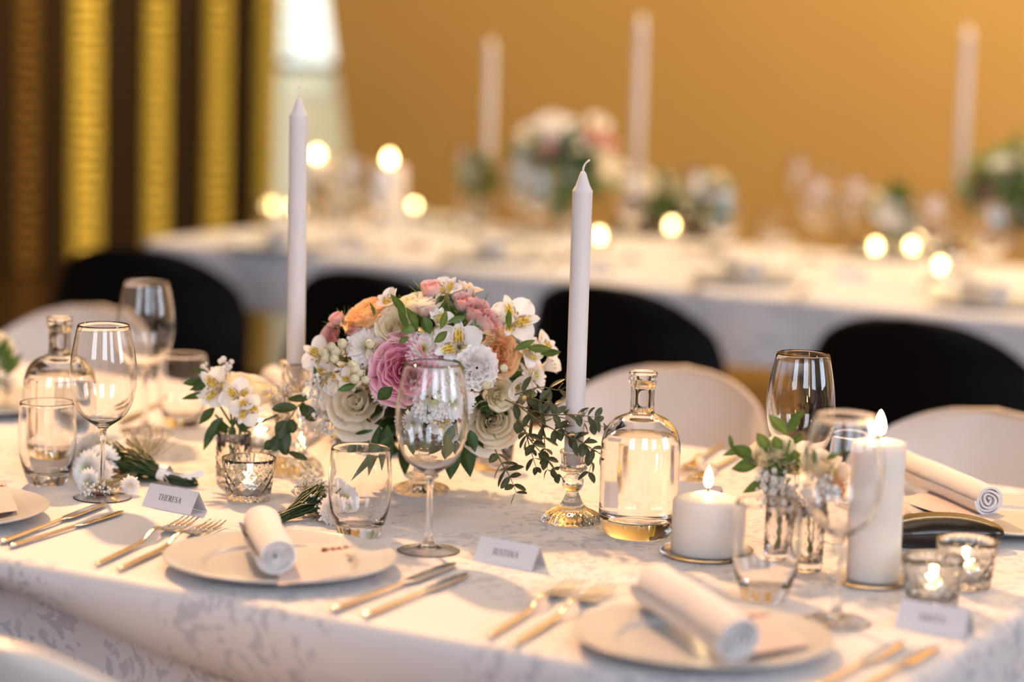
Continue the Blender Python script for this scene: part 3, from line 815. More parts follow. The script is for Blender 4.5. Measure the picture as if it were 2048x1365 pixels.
def place_card(label, BLc, BRc, h, word, wh, group='name cards on the near table'):
    A = T(*BLc); B = T(*BRc); d = (B-A); w = d.length; ang = atan2(d.y, d.x)
    o = thing('place_card', label, 'place card', (A+B)/2+Vector((0, 0, 0.0003)), ang, group)
    depth = 0.030; th = 0.0003
    hz = sqrt(h*h-(depth/2)**2)
    mb = MB()
    F = [Vector((-w/2, 0, 0)), Vector((w/2, 0, 0)), Vector((w/2, depth/2, hz)), Vector((-w/2, depth/2, hz))]
    K = [Vector((w/2, depth, 0)), Vector((-w/2, depth, 0))]
    off = Vector((0, 0, -th*2))
    vs = F+K+[F[0]+Vector((0, th, 0)), F[1]+Vector((0, th, 0)), F[2]+off, F[3]+off, K[0]-Vector((0, th, 0)), K[1]-Vector((0, th, 0))]
    mb.add(vs, [(0, 1, 2, 3), (3, 2, 4, 5), (7, 6, 9, 8), (8, 9, 11, 10), (0, 3, 9, 6), (3, 5, 11, 9), (1, 7, 8, 2), (2, 8, 10, 4), (0, 6, 7, 1), (4, 10, 11, 5)])
    fc = mb.build('folded_card', M['paper'], o, False)
    if word:
        t = word_mb(word, wh).build('lettering', M['ink'], fc, False)
        t.location = (0.0, depth/4*1.0-0.0006, hz*0.5+0.0004)
        t.rotation_euler = (atan2(hz, depth/2), 0, 0)
    return o
place_card('white folded name card left of the forks, reading seven dark capitals', (283, 1013), (380, 1032), 0.030, 'THERESA', 0.0068)
place_card('white folded name card standing right of the centre wine glass foot', (945, 1123), (1063, 1145), 0.030, 'JUSTINA', 0.0068)
place_card('blurred white folded name card in front of the right votive glasses', (1789, 1257), (1928, 1280), 0.031, 'ANITA', 0.0072)
# card seen from behind, beyond the short candle
place_card('white folded name card behind the short pillar candle, seen from its back', (1453, 1008), (1358, 994), 0.028, None, 0)

def menu_card(label, TL, TR, BR, BLq, z, kind):
    pts = [T(q[0], q[1], z) for q in (BLq, BR, TR, TL)]
    c = sum(pts, Vector())/4
    o = thing('menu_card', label, 'menu card', (c.x, c.y, TZ+z), 0, 'menu cards on the plates')
    loc = [Vector((p.x-c.x, p.y-c.y, 0.0)) for p in pts]
    loc[2].z = loc[3].z = 0.001
    mb = MB(); up = Vector((0, 0, 0.0006))
    mb.add(loc+[p+up for p in loc], [(3, 2, 1, 0), (4, 5, 6, 7), (0, 1, 5, 4), (1, 2, 6, 5), (2, 3, 7, 6), (3, 0, 4, 7)])
    cd = mb.build('card', M['paper_pink'], o, False)
    # basis on the card: u to the right, v up
    ux = (loc[1]-loc[0]); vy = (loc[3]-loc[0])
    W_, H_ = ux.length, vy.length
    ux_n, vy_n = ux/W_, vy/H_
    nn = ux_n.cross(vy_n)
    def put(mbx, cu, cv):
        for i, p in enumerate(mbx.v):
            q = loc[0]+ux_n*(cu*W_+p[0])+vy_n*(cv*H_+p[1])+nn*0.0011
            mbx.v[i] = tuple(q)
        return mbx
    s = kind
    # flowing script: M e n u
    pth = spline([(-1.75, -.1), (-1.6, .1), (-1.5, .55), (-1.42, -.35), (-1.3, .1), (-1.05, .6), (-1.0, -.35), (-.85, .1), (-.7, .55), (-.62, -.3), (-.45, -.2), (-.2, .1), (-.28, .35), (-.42, .2), (-.4, -.15), (-.2, -.3), (.05, .0), (.15, .3), (.2, -.3), (.35, .15), (.5, .35), (.6, .1), (.62, -.28), (.8, -.15), (.95, .32), (.98, -.15), (1.15, -.3), (1.35, .1), (1.42, .35), (1.45, -.15), (1.6, -.28), (1.9, .15)], 5)
    sc = s[0]
    pts2 = [(p[0]*sc, p[1]*sc) for p in pth]
    tx = stroke_mb(pts2, lambda d: sc*(0.05+0.10*max(0, -d.y)**1.3))
    put(tx, s[1], 0.80).build('title_script', M['ink_red'], cd, False)
    tl_ = MB(); rnd = random.Random(5)
    for r in range(9):
        x = -W_*0.33+rnd.uniform(0, W_*.12); y = H_*(0.62-r*0.07)
        e = -x - rnd.uniform(0, W_*.08)
        while x < e:
            q = rnd.uniform(0.003, 0.008)
            tl_.add([(x, y, 0), (x+q, y, 0), (x+q, y+0.0006, 0), (x, y+0.0006, 0)], [(0, 1, 2, 3)])
            x += q+0.0016
    put(tl_, 0.5, 0.0).build('text_lines', M['ink_pale'], cd, False)
    return o
menu_card('pink-white menu card with dark red script, beside the napkin roll on the left centre plate', (560, 1104), (680, 1086), (704, 1150), (556, 1172), 0.0155, (0.0205, 0.62))
menu_card('menu card lying on the plate at the left edge', (-95, 975), (10, 963), (36, 1022), (-100, 1040), 0.0155, (0.013, 0.55))
menu_card('blurred menu card beside the napkin roll on the bottom right plate', (1430, 1232), (1525, 1226), (1622, 1290), (1500, 1310), 0.0155, (0.013, 0.5))
menu_card('menu card under the napkin roll on the right edge plate', (1860, 985), (2010, 1035), (1960, 1055), (1790, 1000), 0.0155, (0.010, 0.5))

# ------------------------------------------------------------------ cutlery
def knife_mesh(L=0.235):
    mb = MB(); hl = L*0.56
    def prof(s):      # half width, half height, z centre, y offset
        if s < 0.56:
            f = s/0.56
            return (0.0040+0.0005*cos(f*3)-0.0012*f, 0.0026-0.0008*f, 0.0034, 0)
        f = (s-0.56)/0.44
        w = 0.0078*min(1, 0.45+f*4)*(1-max(0, (f-0.72)/0.28)**2.2*0.95)
        return (w, 0.0009+0.0010*max(0, 1-f*8), 0.0034, 0.0015*f)
    rings = 60; seg = 14; vs = []
    for i in range(rings+1):
        s = i/rings; w, h, z, y = prof(s)
        e = 1 if 0 < i < rings else 0.25
        for k in range(seg):
            a = 2*PI*k/seg; vs.append(Vector((s*L, y+w*e*cos(a), z+h*e*sin(a))))
    fs = [(i*seg+k, i*seg+(k+1) % seg, (i+1)*seg+(k+1) % seg, (i+1)*seg+k) for i in range(rings) for k in range(seg)]
    fs += [tuple(range(seg))[::-1], tuple(rings*seg+k for k in range(seg))]
    mb.add(vs, fs)
    return mb.mesh('knife', M['steel'])
def fork_mesh(L=0.24):
    mb = MB()
    rings = 44; seg = 12; vs = []
    zf = lambda s: 0.0032 + 0.0085*math.exp(-((s-0.60)/0.10)**2) + 0.0*s
    sE = 0.80
    for i in range(rings+1):
        s = i/rings*sE
        if s < 0.5: w, h = 0.0017+0.0019*sin(PI*min(1, (s+0.04)/0.56))**0.7, 0.0021
        elif s < 0.66: w, h = 0.0022, 0.0019
        else:
            f = min(1, (s-0.66)/0.11); w, h = 0.0022+(0.0112-0.0022)*(3*f*f-2*f**3), 0.0021-0.001*f
        e = 1 if i > 0 else 0.3
        for k in range(seg):
            a = 2*PI*k/seg
            yy = w*e*cos(a); dish_ = 0.10*(yy*yy)/0.0118 if s > .66 else 0
            vs.append(Vector((s*L, yy, zf(s)+h*e*sin(a)+dish_)))
    fs = [(i*seg+k, i*seg+(k+1) % seg, (i+1)*seg+(k+1) % seg, (i+1)*seg+k) for i in range(rings) for k in range(seg)]
    fs += [tuple(range(seg))[::-1], tuple(rings*seg+k for k in range(seg))]
    mb.add(vs, fs)
    for q in (-1.5, -0.5, 0.5, 1.5):
        y = q*0.0062
        mb.tube([(L*0.785, y*.98, zf(.785)+0.0006), (L*0.85, y, zf(.85)), (L*0.93, y*0.97, 0.0038), (L, y*0.94, 0.0062)], [0.0012, 0.0014, 0.0012, 0.0006], 8)
    return mb.mesh('fork', M['steel'])
me_knife, me_fork = knife_mesh(), fork_mesh()
def cutlery(me, name, label, cat, a, b, group, zz=0.0):
    A = T(*a); B = T(*b); d = B-A
    full = 0.235 if me is me_knife else 0.24
    return place_mesh(me, name, label, cat, Vector((A.x, A.y, TZ+E+zz)), atan2(d.y, d.x), group, max(0.9, min(1.12, d.length/full)))
GC = 'forks on the near table'
cutlery(me_fork, 'fork', 'steel fork left of the left centre plate, the outer one', 'fork', (190, 1138), (383, 1045), GC)
cutlery(me_fork, 'fork', 'steel fork left of the left centre plate, partly under its rim', 'fork', (235, 1148), (437, 1052), GC)
cutlery(me_fork, 'fork', 'blurred fork left of the bottom right plate, the outer one', 'fork', (975, 1283), (1150, 1172), GC)
cutlery(me_fork, 'fork', 'blurred fork touching the left rim of the bottom right plate', 'fork', (1025, 1298), (1215, 1182), GC)
cutlery(me_fork, 'fork', 'fork across the table behind the bottle, nearer to the chair', 'fork', (1445, 893), (1360, 955), GC)
cutlery(me_fork, 'fork', 'fork across the table behind the short candle, nearer to the viewer', 'fork', (1480, 915), (1372, 975), GC)
GK = 'knives on the near table'
cutlery(me_knife, 'knife', 'steel knife at the left edge, pointing at the wine glass foot', 'knife', (0, 1092), (215, 1012), GK)
cutlery(me_knife, 'knife', 'steel knife below the name card at the left, nearest to the cloth edge', 'knife', (18, 1100), (250, 1028), GK)
cutlery(me_knife, 'knife', 'blurred knife right of the left centre plate, upper of the pair', 'knife', (665, 1228), (915, 1133), GK)
cutlery(me_knife, 'knife', 'blurred knife right of the left centre plate, lower of the pair', 'knife', (728, 1240), (940, 1153), GK)
cutlery(me_knife, 'knife', 'blurred knife at the bottom edge right of the bottom right plate, left of the pair', 'knife', (1610, 1395), (1810, 1290), GK)
cutlery(me_knife, 'knife', 'blurred knife in the bottom right corner, right of the pair', 'knife', (1700, 1395), (1855, 1310), GK)
cutlery(me_knife, 'knife', 'dark reflecting knife seen behind the left wine glass', 'knife', (330, 806), (240, 850), GK)
cutlery(me_knife, 'knife', 'knife lying left of the plate behind the bouquet', 'knife', (680, 850), (605, 895), GK)
cutlery(me_fork, 'fork', 'fork at the right edge of the photo below the right edge plate', 'fork', (2240, 1012), (2047, 1100), GC)

# dark glossy case
mb = MB()
A = T(1760, 1085, 0.0); B = T(1998, 1078, 0.0)
A = T(1770, 1098); B = T(1990, 1096); d = B-A; L = d.length+0.02
def case_fn(i, j, up=1):
    s = i; a = j*2*PI
    e = (max(0, 1-abs(2*s-1)**3.2))**0.5
    hh = 0.034*(0.72+0.28*sin(s*PI))*e
    ww = 0.030*e
    return Vector(((s-.5)*L, ww*cos(a)+0.012*sin(s*PI), 0.018+max(hh*0.62*sin(a), -0.0175*e)))
mb.grid(case_fn, 40, 32, wrap=True)
o = thing('spectacle_case', 'black glossy spectacle case lying behind the right votive glasses', 'case', (A+B)/2+Vector((0, 0, E)), atan2(d.y, d.x))
mb.build('case_shell', M['case'], o)
mb = MB(); pts = [case_fn(i/40, 0.5-0.47) for i in range(3, 38)]
pts = [Vector((p.x, -abs(0.030*(max(0, 1-abs(2*(i+3)/40-1)**3.2))**0.5)+0.012*sin((i+3)/40*PI)+0.0005, 0.0175)) for i, p in enumerate(pts)]
mb.tube(pts, 0.0009, 6); mb.build('seam', M['case'], o)

# ------------------------------------------------------------------ flowers (unit size: about 1 across, facing +z)
def lerp(a, b, t): return tuple(x+(y-x)*t for x, y in zip(a, b))
def smooth(a, b, x):
    t = max(0.0, min(1.0, (x-a)/(b-a))); return t*t*(3-2*t)
def petal(mb, phi, a0, L, dphi, r0, z0, cup, curl, cin, cout, rnd, nu=7, nv=6, ruff=0.0, tip=0.12, spiral=0.06, cedge=None, serr=0.0):
    """one petal: a patch that rises from the axis; a0 = mean angle from the axis"""
    seg = []; r, z = r0, z0
    for i in range(nu+1):
        s = i/nu
        a = a0 + cup*(0.5-s)*2 + curl*smooth(0.72, 1.0, s)
        seg.append((r, z, a)); r += sin(a)*L/nu; z += cos(a)*L/nu
    p1, p2 = rnd.uniform(0, 6.3), rnd.uniform(0, 6.3)
    k = rnd.uniform(2, 4)
    def fn(u, v):
        t = v*2-1
        uu = u*(1-tip*abs(t)**3.0*1.0)
        if serr: uu *= 1-serr*abs(sin(v*16+p1))
        q = min(uu*nu, nu-1e-6); i = int(q); f = q-i
        r = seg[i][0]*(1-f)+seg[i+1][0]*f; z = seg[i][1]*(1-f)+seg[i+1][1]*f; a = seg[i][2]
        wid = dphi*(0.45+0.55*smooth(0, .6, u))
        ph = phi + t*wid
        rf = ruff*u*u*sin(k*t*PI+p1)+ruff*.5*u*u*sin(7*t+p2)
        r2 = r + spiral*t*u*0.5 + rf*cos(a); z2 = z - rf*sin(a)
        return Vector((r2*cos(ph), r2*sin(ph), z2))
    def cf(u, v):
        c = lerp(cin, cout, smooth(0.1, 0.95, u))
        if cedge and u > 0.85: c = lerp(c, cedge, smooth(.85, 1, u))
        return c
    mb.grid(fn, nu, nv, 0, cf)
def rose(seed, n=26, open_=1.0, inner=(.9, .8, .5), outer=(.9, .88, .75), edge=None, ruff=0.02, cup=0.5, core=0.09):
    rnd = random.Random(seed); mb = MB()
    for i in range(n):
        f = i/(n-1)
        a0 = (0.03+ (0.95*open_)*f**1.35)
        L = 0.36+0.20*f
        dphi = 1.55-0.75*f
        petal(mb, i*2.3999+rnd.uniform(-.2, .2), a0, L*rnd.uniform(.95, 1.06), dphi*rnd.uniform(.9, 1.1), core*0.3+0.10*f, -0.30-0.02*f, cup*(0.25+0.95*f), (0.15+1.1*f*f)*open_,
              lerp(inner, outer, f*.7), lerp(inner, outer, 0.3+0.7*f), rnd, nu=8, nv=8, ruff=ruff*(.4+f), tip=0.12, spiral=0.10*(1-.6*f), cedge=edge)
    for k in range(5):   # calyx
        petal(mb, k*1.257, 1.5, 0.30, 0.32, 0.02, -0.36, 0.2, 0.3, (.10, .22, .05), (.14, .28, .07), rnd, nu=4, nv=2, tip=.9)
    mb.ball((0, 0, -0.36), 0.09, 8, 5, 0, (1, 1, 1)); mb.c[-1] = (.1, .2, .05)
    k0 = len(mb.c)
    mb.c = [(.11, .22, .06) if c == (1, 1, 1) else c for c in mb.c]
    return mb.mesh('rose', M['petal'])
def bud(seed, inner, outer):
    rnd = random.Random(seed); mb = MB()
    n = 13
    for i in range(n):
        f = i/(n-1)
        petal(mb, i*2.3999, 0.05+0.22*f, 0.78+0.12*f, 1.5-0.5*f, 0.03+0.06*f, -0.45, 0.42+0.1*f, 0.3+0.8*f*f, lerp(inner, outer, f), lerp(inner, outer, f*.6+.4), rnd, nu=8, nv=7, ruff=0.03+.02*f, spiral=.1)
    for k in range(5):
        petal(mb, k*1.257+.3, 0.65, 0.62, 0.34, 0.05, -0.52, 0.45, 0.9, (.13, .25, .06), (.17, .33, .09), rnd, nu=6, nv=3, tip=1.4)
    mb.col = (.12, .25, .06); mb.ball((0, 0, -0.52), 0.13, 8, 6)
    return mb.mesh('rosebud', M['petal'])
def mum(seed, n=110, core=(.80, .74, .38), mid=(.95, .88, .82), tipc=(.96, .91, .87), wd=.085):
    rnd = random.Random(seed); mb = MB()
    for i in range(n):
        f = (i+0.5)/n
        a0 = 0.15+1.45*f**0.75
        L = 0.13+0.36*f**0.7
        phi = i*2.39996
        w = wd/(0.10+L*0.9)
        petal(mb, phi, a0+rnd.uniform(-.08, .08), L*rnd.uniform(.88, 1.1), w*rnd.uniform(.8, 1.1), 0.03+0.05*f, -0.17, 0.28, -0.35*(1-f), lerp(core, mid, smooth(0, .35, f)), lerp(core, tipc, smooth(0, .25, f)), rnd, nu=5, nv=3, tip=.28, spiral=0.0)
    return mb.mesh('chrysanthemum', M['petal'])
def carnation(seed, inner=(.95, .88, .84), outer=(.97, .93, .90)):
    rnd = random.Random(seed); mb = MB()
    for i in range(30):
        f = i/29
        petal(mb, i*2.39996+rnd.uniform(-.3, .3), 0.25+1.1*f**.8, 0.38+0.13*f, 0.95-.2*f, 0.03, -0.2+.03*sin(i*2), 0.30, 0.7, inner, outer, rnd, nu=7, nv=16, ruff=0.045, tip=.08, serr=0.09)
    return mb.mesh('carnation', M['petal'])
def alstro(seed, white=(.96, .92, .86), yellow=(.86, .66, .10), streak=(.22, .04, .05), green=(.50, .56, .25), open_=1.0, plain=False):
    rnd = random.Random(seed); mb = MB()
    def pet(phi, L, wmax, a_in, a_out, kind, z0=-0.42):
        nu, nv = 22, 14
        seg = []; r, z = 0.02, z0
        for i in range(nu+1):
            s = i/nu; a = a_in+(a_out-a_in)*smooth(0.15, 0.75, s)
            seg.append((r, z)); r += sin(a)*L/nu; z += cos(a)*L/nu
        side = Vector((-sin(phi), cos(phi), 0)); rad = Vector((cos(phi), sin(phi), 0))
        tw = rnd.uniform(-.12, .12)
        def width(s):
            if kind == 0: return wmax*(0.16+0.84*smooth(.05, .72, s))*sqrt(max(0.0, 1-max(0, (s-.62)/.38)**2.4))+0.004
            return wmax*(0.22+0.78*smooth(.1, .6, s))*sqrt(max(0.0, 1-max(0, (s-.50)/.50)**1.7))+0.003
        def fn(u, v):
            t = v*2-1; i = min(int(u*nu), nu-1); f = u*nu-i
            r = seg[i][0]*(1-f)+seg[i+1][0]*f; z = seg[i][1]*(1-f)+seg[i+1][1]*f
            w = width(u); cupd = 0.16*t*t*w*2
            return rad*(r-cupd*.6)+side*(t*w + tw*u*u*.3)+Vector((0, 0, z+cupd+0.015*sin(5*t+phi)*u))
        def cf(u, v):
            t = v*2-1
            c = lerp(green, white, smooth(.02, .38, u))
            if kind == 0 and u > .86: c = lerp(c, green, .35*smooth(.86, 1, u)*max(0, 1-abs(t)*2.5))
            if kind == 1 and not plain:
                y = smooth(.38, .52, u)*(1-smooth(.72, .86, u))*(1-smooth(.45, .9, abs(t)))
                c = lerp(c, yellow, y)
                w = abs(sin(t*6.2+0.4)); st = smooth(.80, .95, w)*smooth(.30, .4, u)*(1-smooth(.74, .86, u))*(1 if sin(u*30+round(t*2)*2.1) > -.55 else 0)
                c = lerp(c, streak, st*.95)
            if plain and kind == 1: c = lerp(c, (.9, .74, .25), .6*(1-smooth(.3, .6, u)))
            return c
        mb.grid(fn, nu, nv, 0, cf)
    for k in range(3): pet(k*2.094+rnd.uniform(-.1, .1), 0.80, 0.235, 0.12, 1.30*open_+rnd.uniform(-.1, .12), 0)
    for k in range(3): pet(k*2.094+1.047, 0.80, 0.125, 0.08, 1.08*open_+rnd.uniform(-.1, .1), 1)
    for k in range(6):
        a = k*1.047+.3; mb.col = (.86, .78, .45)
        p = [(0, 0, -.4), (.03*cos(a), .03*sin(a), -.15), (.08*cos(a), .08*sin(a)+.03, .10), (.13*cos(a), .13*sin(a)+.05, .16)]
        mb.tube(p, [.008, .006, .005, .004], 5); mb.col = (.50, .30, .06); mb.ball(p[-1], 0.022, 6, 4, 0, (1, 1.7, .8))
    mb.col = (.35, .45, .16); mb.tube([(0, 0, -.42), (0, 0, -.55), (.02, 0, -.8)], [.05, .03, .022], 6)
    return mb.mesh('alstroemeria', M['petal'])
def leafcard(mb, base, d, up, L, w, c0, c1, bend=0.2, fold=0.15, oval=False, nu=8, nv=4):
    d = Vector(d).normalized(); s = d.cross(Vector(up)); s = s.normalized() if s.length > 1e-4 else d.orthogonal().normalized(); n = s.cross(d)
    base = Vector(base)
    def fn(u, v):
        t = v*2-1
        ww = w*(sin(PI*min(1, u*1.0))**(0.62 if oval else 0.9))*(1 if oval else (1.25-.55*u))
        b = bend*L*u*u
        return base + d*(L*(u-bend*.25*u*u)) + s*(t*ww) + n*(abs(t)*ww*fold*2 - b)
    def cf(u, v):
        t = abs(v*2-1); c = lerp(c0, c1, 0.5+0.5*sin(u*9+base.x*300)*.4+ (0.2*t))
        return lerp(c, (c[0]*1.5, c[1]*1.4, c[2]*1.2), smooth(.12, 0, t))
    mb.grid(fn, nu, nv, 0, cf)
def sprig(mb, pts, nleaf, L, w, c0, c1, oval=True, seed=0, stemr=0.0009, sc_=(.20, .16, .06), pairs=True, vary=.3, tilt=1.0, double=False):
    rnd = random.Random(seed)
    sp = spline([tuple(p) for p in pts], 6)
    mb.col = sc_; mb.tube(sp, [stemr*(1.3-.9*i/len(sp)) for i in range(len(sp))], 5)
    n = len(sp)
    for i in range(nleaf):
        f = 0.12+0.88*i/(nleaf-1) if nleaf > 1 else 1
        q = min(f*(n-1), n-1.001); k = int(q); p = Vector(sp[k]).lerp(Vector(sp[k+1]), q-k)
        d = (Vector(sp[k+1])-Vector(sp[k])).normalized()
        s = d.orthogonal().normalized(); s = (Matrix.Rotation(i*PI/2+rnd.uniform(-.5, .5), 3, d) @ s)
        for sg in ((1, -1) if pairs else ((1,) if i % 2 else (-1,))):
            dd = (d*rnd.uniform(.35, .8)+s*sg*tilt+Vector((0, 0, rnd.uniform(-.15, .1)))).normalized()
            up = Vector((rnd.uniform(-.8, .8), rnd.uniform(-1.0, .2), 1))
            leafcard(mb, p, dd, up, L*rnd.uniform(1-vary, 1.05)*(1-.25*f), w*rnd.uniform(.8, 1.1)*(1-.25*f), c0, c1, bend=rnd.uniform(0, .25), oval=oval)
def gyp(mb, center, spread, n, seed, root=None, br=0.0024, white=(.86, .83, .80), stem=(.30, .27, .13)):
    rnd = random.Random(seed); center = Vector(center)
    for i in range(n):
        v = Vector((rnd.gauss(0, 1), rnd.gauss(0, 1), rnd.gauss(0, 1))).normalized()*rnd.uniform(.3, 1)
        p = center+Vector((v.x*spread[0], v.y*spread[1], v.z*spread[2]))
        r = br*rnd.uniform(.6, 1.25)
        if root is not None:
            mb.col = stem; mid = Vector(root).lerp(p, .6)+Vector((rnd.uniform(-1, 1), rnd.uniform(-1, 1), rnd.uniform(-1, 1)))*r
            mb.tube([mid, p], 0.00025, 3, caps=False)
            if i % 4 == 0: mb.tube([Vector(root), mid], 0.0003, 3, caps=False)
        mb.col = white; mb.ball(p, r, 6, 4)
        mb.col = lerp(white, (.6, .62, .35), .6); mb.ball(p+Vector((0, 0, -r*.7)), r*.55, 5, 3)
GREEN0, GREEN1 = (.022, .055, .013), (.05, .10, .022)
EUC0, EUC1 = (.045, .060, .028), (.085, .10, .05)
LIGHT0, LIGHT1 = (.09, .16, .035), (.15, .22, .06)

F = {}
F['pink'] = rose(11, 34, 1.08, (.78, .06, .22), (.97, .50, .62), (.97, .66, .74), ruff=.03, cup=.55)
F['white'] = rose(12, 19, 1.0, (.99, .86, .62), (.99, .92, .78), ruff=.008, cup=.6)
F['white2'] = rose(22, 13, 0.86, (.99, .88, .68), (.99, .92, .80), ruff=.010, cup=.65)
F['cream'] = rose(13, 22, .80, (.97, .84, .56), (.97, .91, .74), ruff=.014)
F['peach'] = rose(14, 40, .98, (.96, .46, .18), (.97, .68, .38), ruff=.045)
F['orange'] = rose(15, 24, .90, (.96, .52, .18), (.97, .70, .40), ruff=.03)
F['coral'] = rose(16, 22, .78, (.90, .42, .38), (.95, .62, .55), ruff=.03)
F['bud'] = bud(17, (.88, .42, .44), (.92, .62, .58))
F['bud2'] = bud(18, (.92, .46, .46), (.95, .62, .56))
F['mum'] = mum(21, core=(.80, .76, .55)); F['mumy'] = mum(23, 80, core=(.70, .60, .12), mid=(.88, .84, .70), wd=.10)
F['mumw'] = mum(24, 130, core=(.74, .76, .45), mid=(.96, .95, .92), tipc=(.97, .96, .95))
F['carn'] = carnation(25)
F['als'] = alstro(31); F['als2'] = alstro(32, open_=.85); F['alsw'] = alstro(33, white=(.92, .89, .86), open_=1.1)
F['free'] = alstro(34, plain=True, open_=.62)
KIND = {'pink': ('rose', 'pink'), 'white': ('rose', None), 'white2': ('rose', None), 'cream': ('rose', None), 'peach': ('rose', 'p'), 'orange': ('rose', 'o'), 'coral': ('rose', 'c'), 'bud': ('rosebud', None), 'bud2': ('rosebud', None),
        'mum': ('chrysanthemum', None), 'mumy': ('chrysanthemum', None), 'mumw': ('chrysanthemum', None), 'carn': ('carnation', None), 'als': ('alstroemeria', None), 'als2': ('alstroemeria', None), 'alsw': ('alstroemeria', None), 'free': ('freesia', None)}
LAB = {'pink': 'large pink garden rose', 'peach': 'peach ruffled rose', 'orange': 'orange rose', 'coral': 'coral pink rose', 'mumy': 'cream chrysanthemum with a yellow eye', 'free': 'white freesia with a yellow throat'}

def berry_cluster(seed, n, r=0.0075, col=(.80, .74, .52)):
    rnd = random.Random(seed); mb = MB()
    for i in range(n):
        a = i*2.4; R_ = 0.016*sqrt(i/max(1, n)); p = Vector((R_*cos(a), R_*sin(a), rnd.uniform(-.002, .004)))
        mb.col = col; rr = r*rnd.uniform(.8, 1.05); mb.ball(p, rr, 14, 10, 0, (1, 1, 1.12))
        mb.col = (.35, .25, .12); mb.ball(p+Vector((0, 0, rr*1.12)), rr*.12, 5, 3)
        for k in range(5):
            b = k*1.257; leafcard(mb, p-Vector((0, 0, rr*.85)), (cos(b), sin(b), .15), (0, 0, 1), rr*1.15, rr*.45, (.12, .20, .05), (.16, .26, .08), bend=-.2, oval=True, nu=4, nv=2)
        mb.col = (.2, .25, .08); mb.tube([p-Vector((0, 0, rr)), (0, 0, -0.04)], .0009, 4)
    return mb

# ------------------------------------------------------------------ the large bouquet on its glass stand
stand_p = tb(842, 985)
ST = spline([(0, 0.006), (0.015, 0.003), (0.031, 0.0), (0.0345, 0.0015), (0.0345, 0.0055), (0.029, 0.009), (0.020, 0.012), (0.0145, 0.0155), (0.0190, 0.0185), (0.0215, 0.021), (0.019, 0.0235), (0.0125, 0.026), (0.0095, 0.033), (0.0105, 0.041), (0.022, 0.050), (0.038, 0.058), (0.046, 0.066), (0.048, 0.075)], 3)
def smod(r, z, a): return r*(1+0.035*cos(22*a)) if r > 0.012 and z < 0.03 else r
mb = MB(); mb.lathe(ST, 132, mod=smod); mb.lathe([ST[-1], (0.0455, 0.076), (0.043, 0.068), (0.034, 0.0605), (0.02, 0.055), (0, 0.053)], 132)
o = mb.build('flower_stand', M['thick_glass']); o.location = stand_p
tag(o, 'footed pressed glass bowl carrying the large bouquet', 'vase')
BY = 2.99
BC = at(868, 760, BY)
bq = thing('bouquet', 'large round bouquet of roses, chrysanthemums and alstroemeria with trailing eucalyptus at the centre', 'bouquet', stand_p+Vector((0, 0, 0.056)))
bo = bq.location
def dome(px, py, lift=0.0):
    """point on the bouquet dome seen there and its outward direction"""
    u = (px-868)/262; v = (py-765)/215
    q = min(1.0, u*u+v*v)
    depth = 0.115*sqrt(1-q)
    Y = BY-depth+0.02
    p = at(px, py, Y)
    r = p-Vector((BC.x, BC.y+0.03, BC.z-0.015))
    d = r.normalized()
    d = (d*0.75+Vector((0.0, -0.85, 0.18))*(1.0-0.35*q)).normalized()
    return p+d*lift, d
def px2m(px, Y): return px*Y/FPX
rnd = random.Random(99)
flowers = [('pink', 808, 738, 134, (-.1, -.95, .22)), ('white2', 707, 803, 150, (-.15, -.9, .35)), ('white', 985, 842, 132, (.12, -.95, .1)), ('cream', 787, 650, 78, None), ('peach', 1003, 712, 100, (.55, -.75, .1)),
  ('orange', 728, 618, 104, (-.45, -.25, .85)), ('cream', 840, 598, 96, (-.1, -.15, 1)), ('cream', 960, 668, 62, (.2, -.8, .3)),
  ('bud', 861, 581, 52, (-.1, -.35, 1)), ('bud', 852, 617, 52, (0, -.5, .9)), ('bud', 924, 606, 48, (.1, -.5, .9)), ('bud2', 950, 624, 62, (.3, -.6, .8)), ('bud2', 976, 648, 60, (.6, -.4, .5)), ('coral', 660, 668, 48, (-.4, -.8, .4)),
  ('bud2', 676, 640, 40, (-.6, -.3, .8)), ('coral', 706, 652, 44, (-.5, -.5, .7)), ('coral', 935, 594, 46, (.2, -.4, .9)),
  ('mum', 727, 690, 92, (-.25, -.9, .3)), ('mumy', 846, 694, 78, (.05, -.9, .45)), ('mumw', 866, 800, 118, (.05, -1, .0)), ('mum', 640, 812, 84, (-.8, -.5, 0)), ('mumy', 1078, 748, 74, (.7, -.5, .3)), ('mum', 905, 760, 70, None),
  ('carn', 948, 738, 100, (-.05, -.98, .2)), ('mumw', 912, 806, 84, (.1, -.95, -.05)),
  ('als', 1028, 640, 120, (.35, -.75, .55)), ('alsw', 916, 690, 112, (-.05, -.9, .3)), ('als', 640, 712, 92, (-.5, -.8, .2)), ('als', 893, 578, 74, (-.1, -.5, .85)), ('als2', 940, 580, 66, (.3, .2, .9)),
  ('als2', 778, 604, 76, (-.6, -.4, .7)), ('alsw', 652, 755, 88, (-.6, -.8, 0)), ('als2', 1088, 690, 78, (.7, -.2, .6)), ('free', 1038, 778, 78, (.25, -.95, -.1)), ('free', 1098, 730, 72, (.8, -.3, .4)), ('alsw', 1060, 705, 74, (.5, -.5, .3)),
  ('als2', 880, 640, 66, (.2, -.5, .8)), ('free', 1060, 690, 60, (.9, -.2, .5)), ('alsw', 885, 850, 66, (0, -.9, -.4)), ('cream', 1000, 790, 70, (.3, -.8, 0)), ('mum', 770, 790, 60, (0, -.8, -.1)), ('free', 1010, 640, 50, (.6, -.3, .8)),
  ('alsw', 905, 880, 56, (.1, -.9, -.5)), ('mumw', 820, 850, 60, (-.1, -.9, -.4)), ('als', 700, 760, 60, (-.2, -.9, .1)), ('white2', 755, 700, 50, None)]
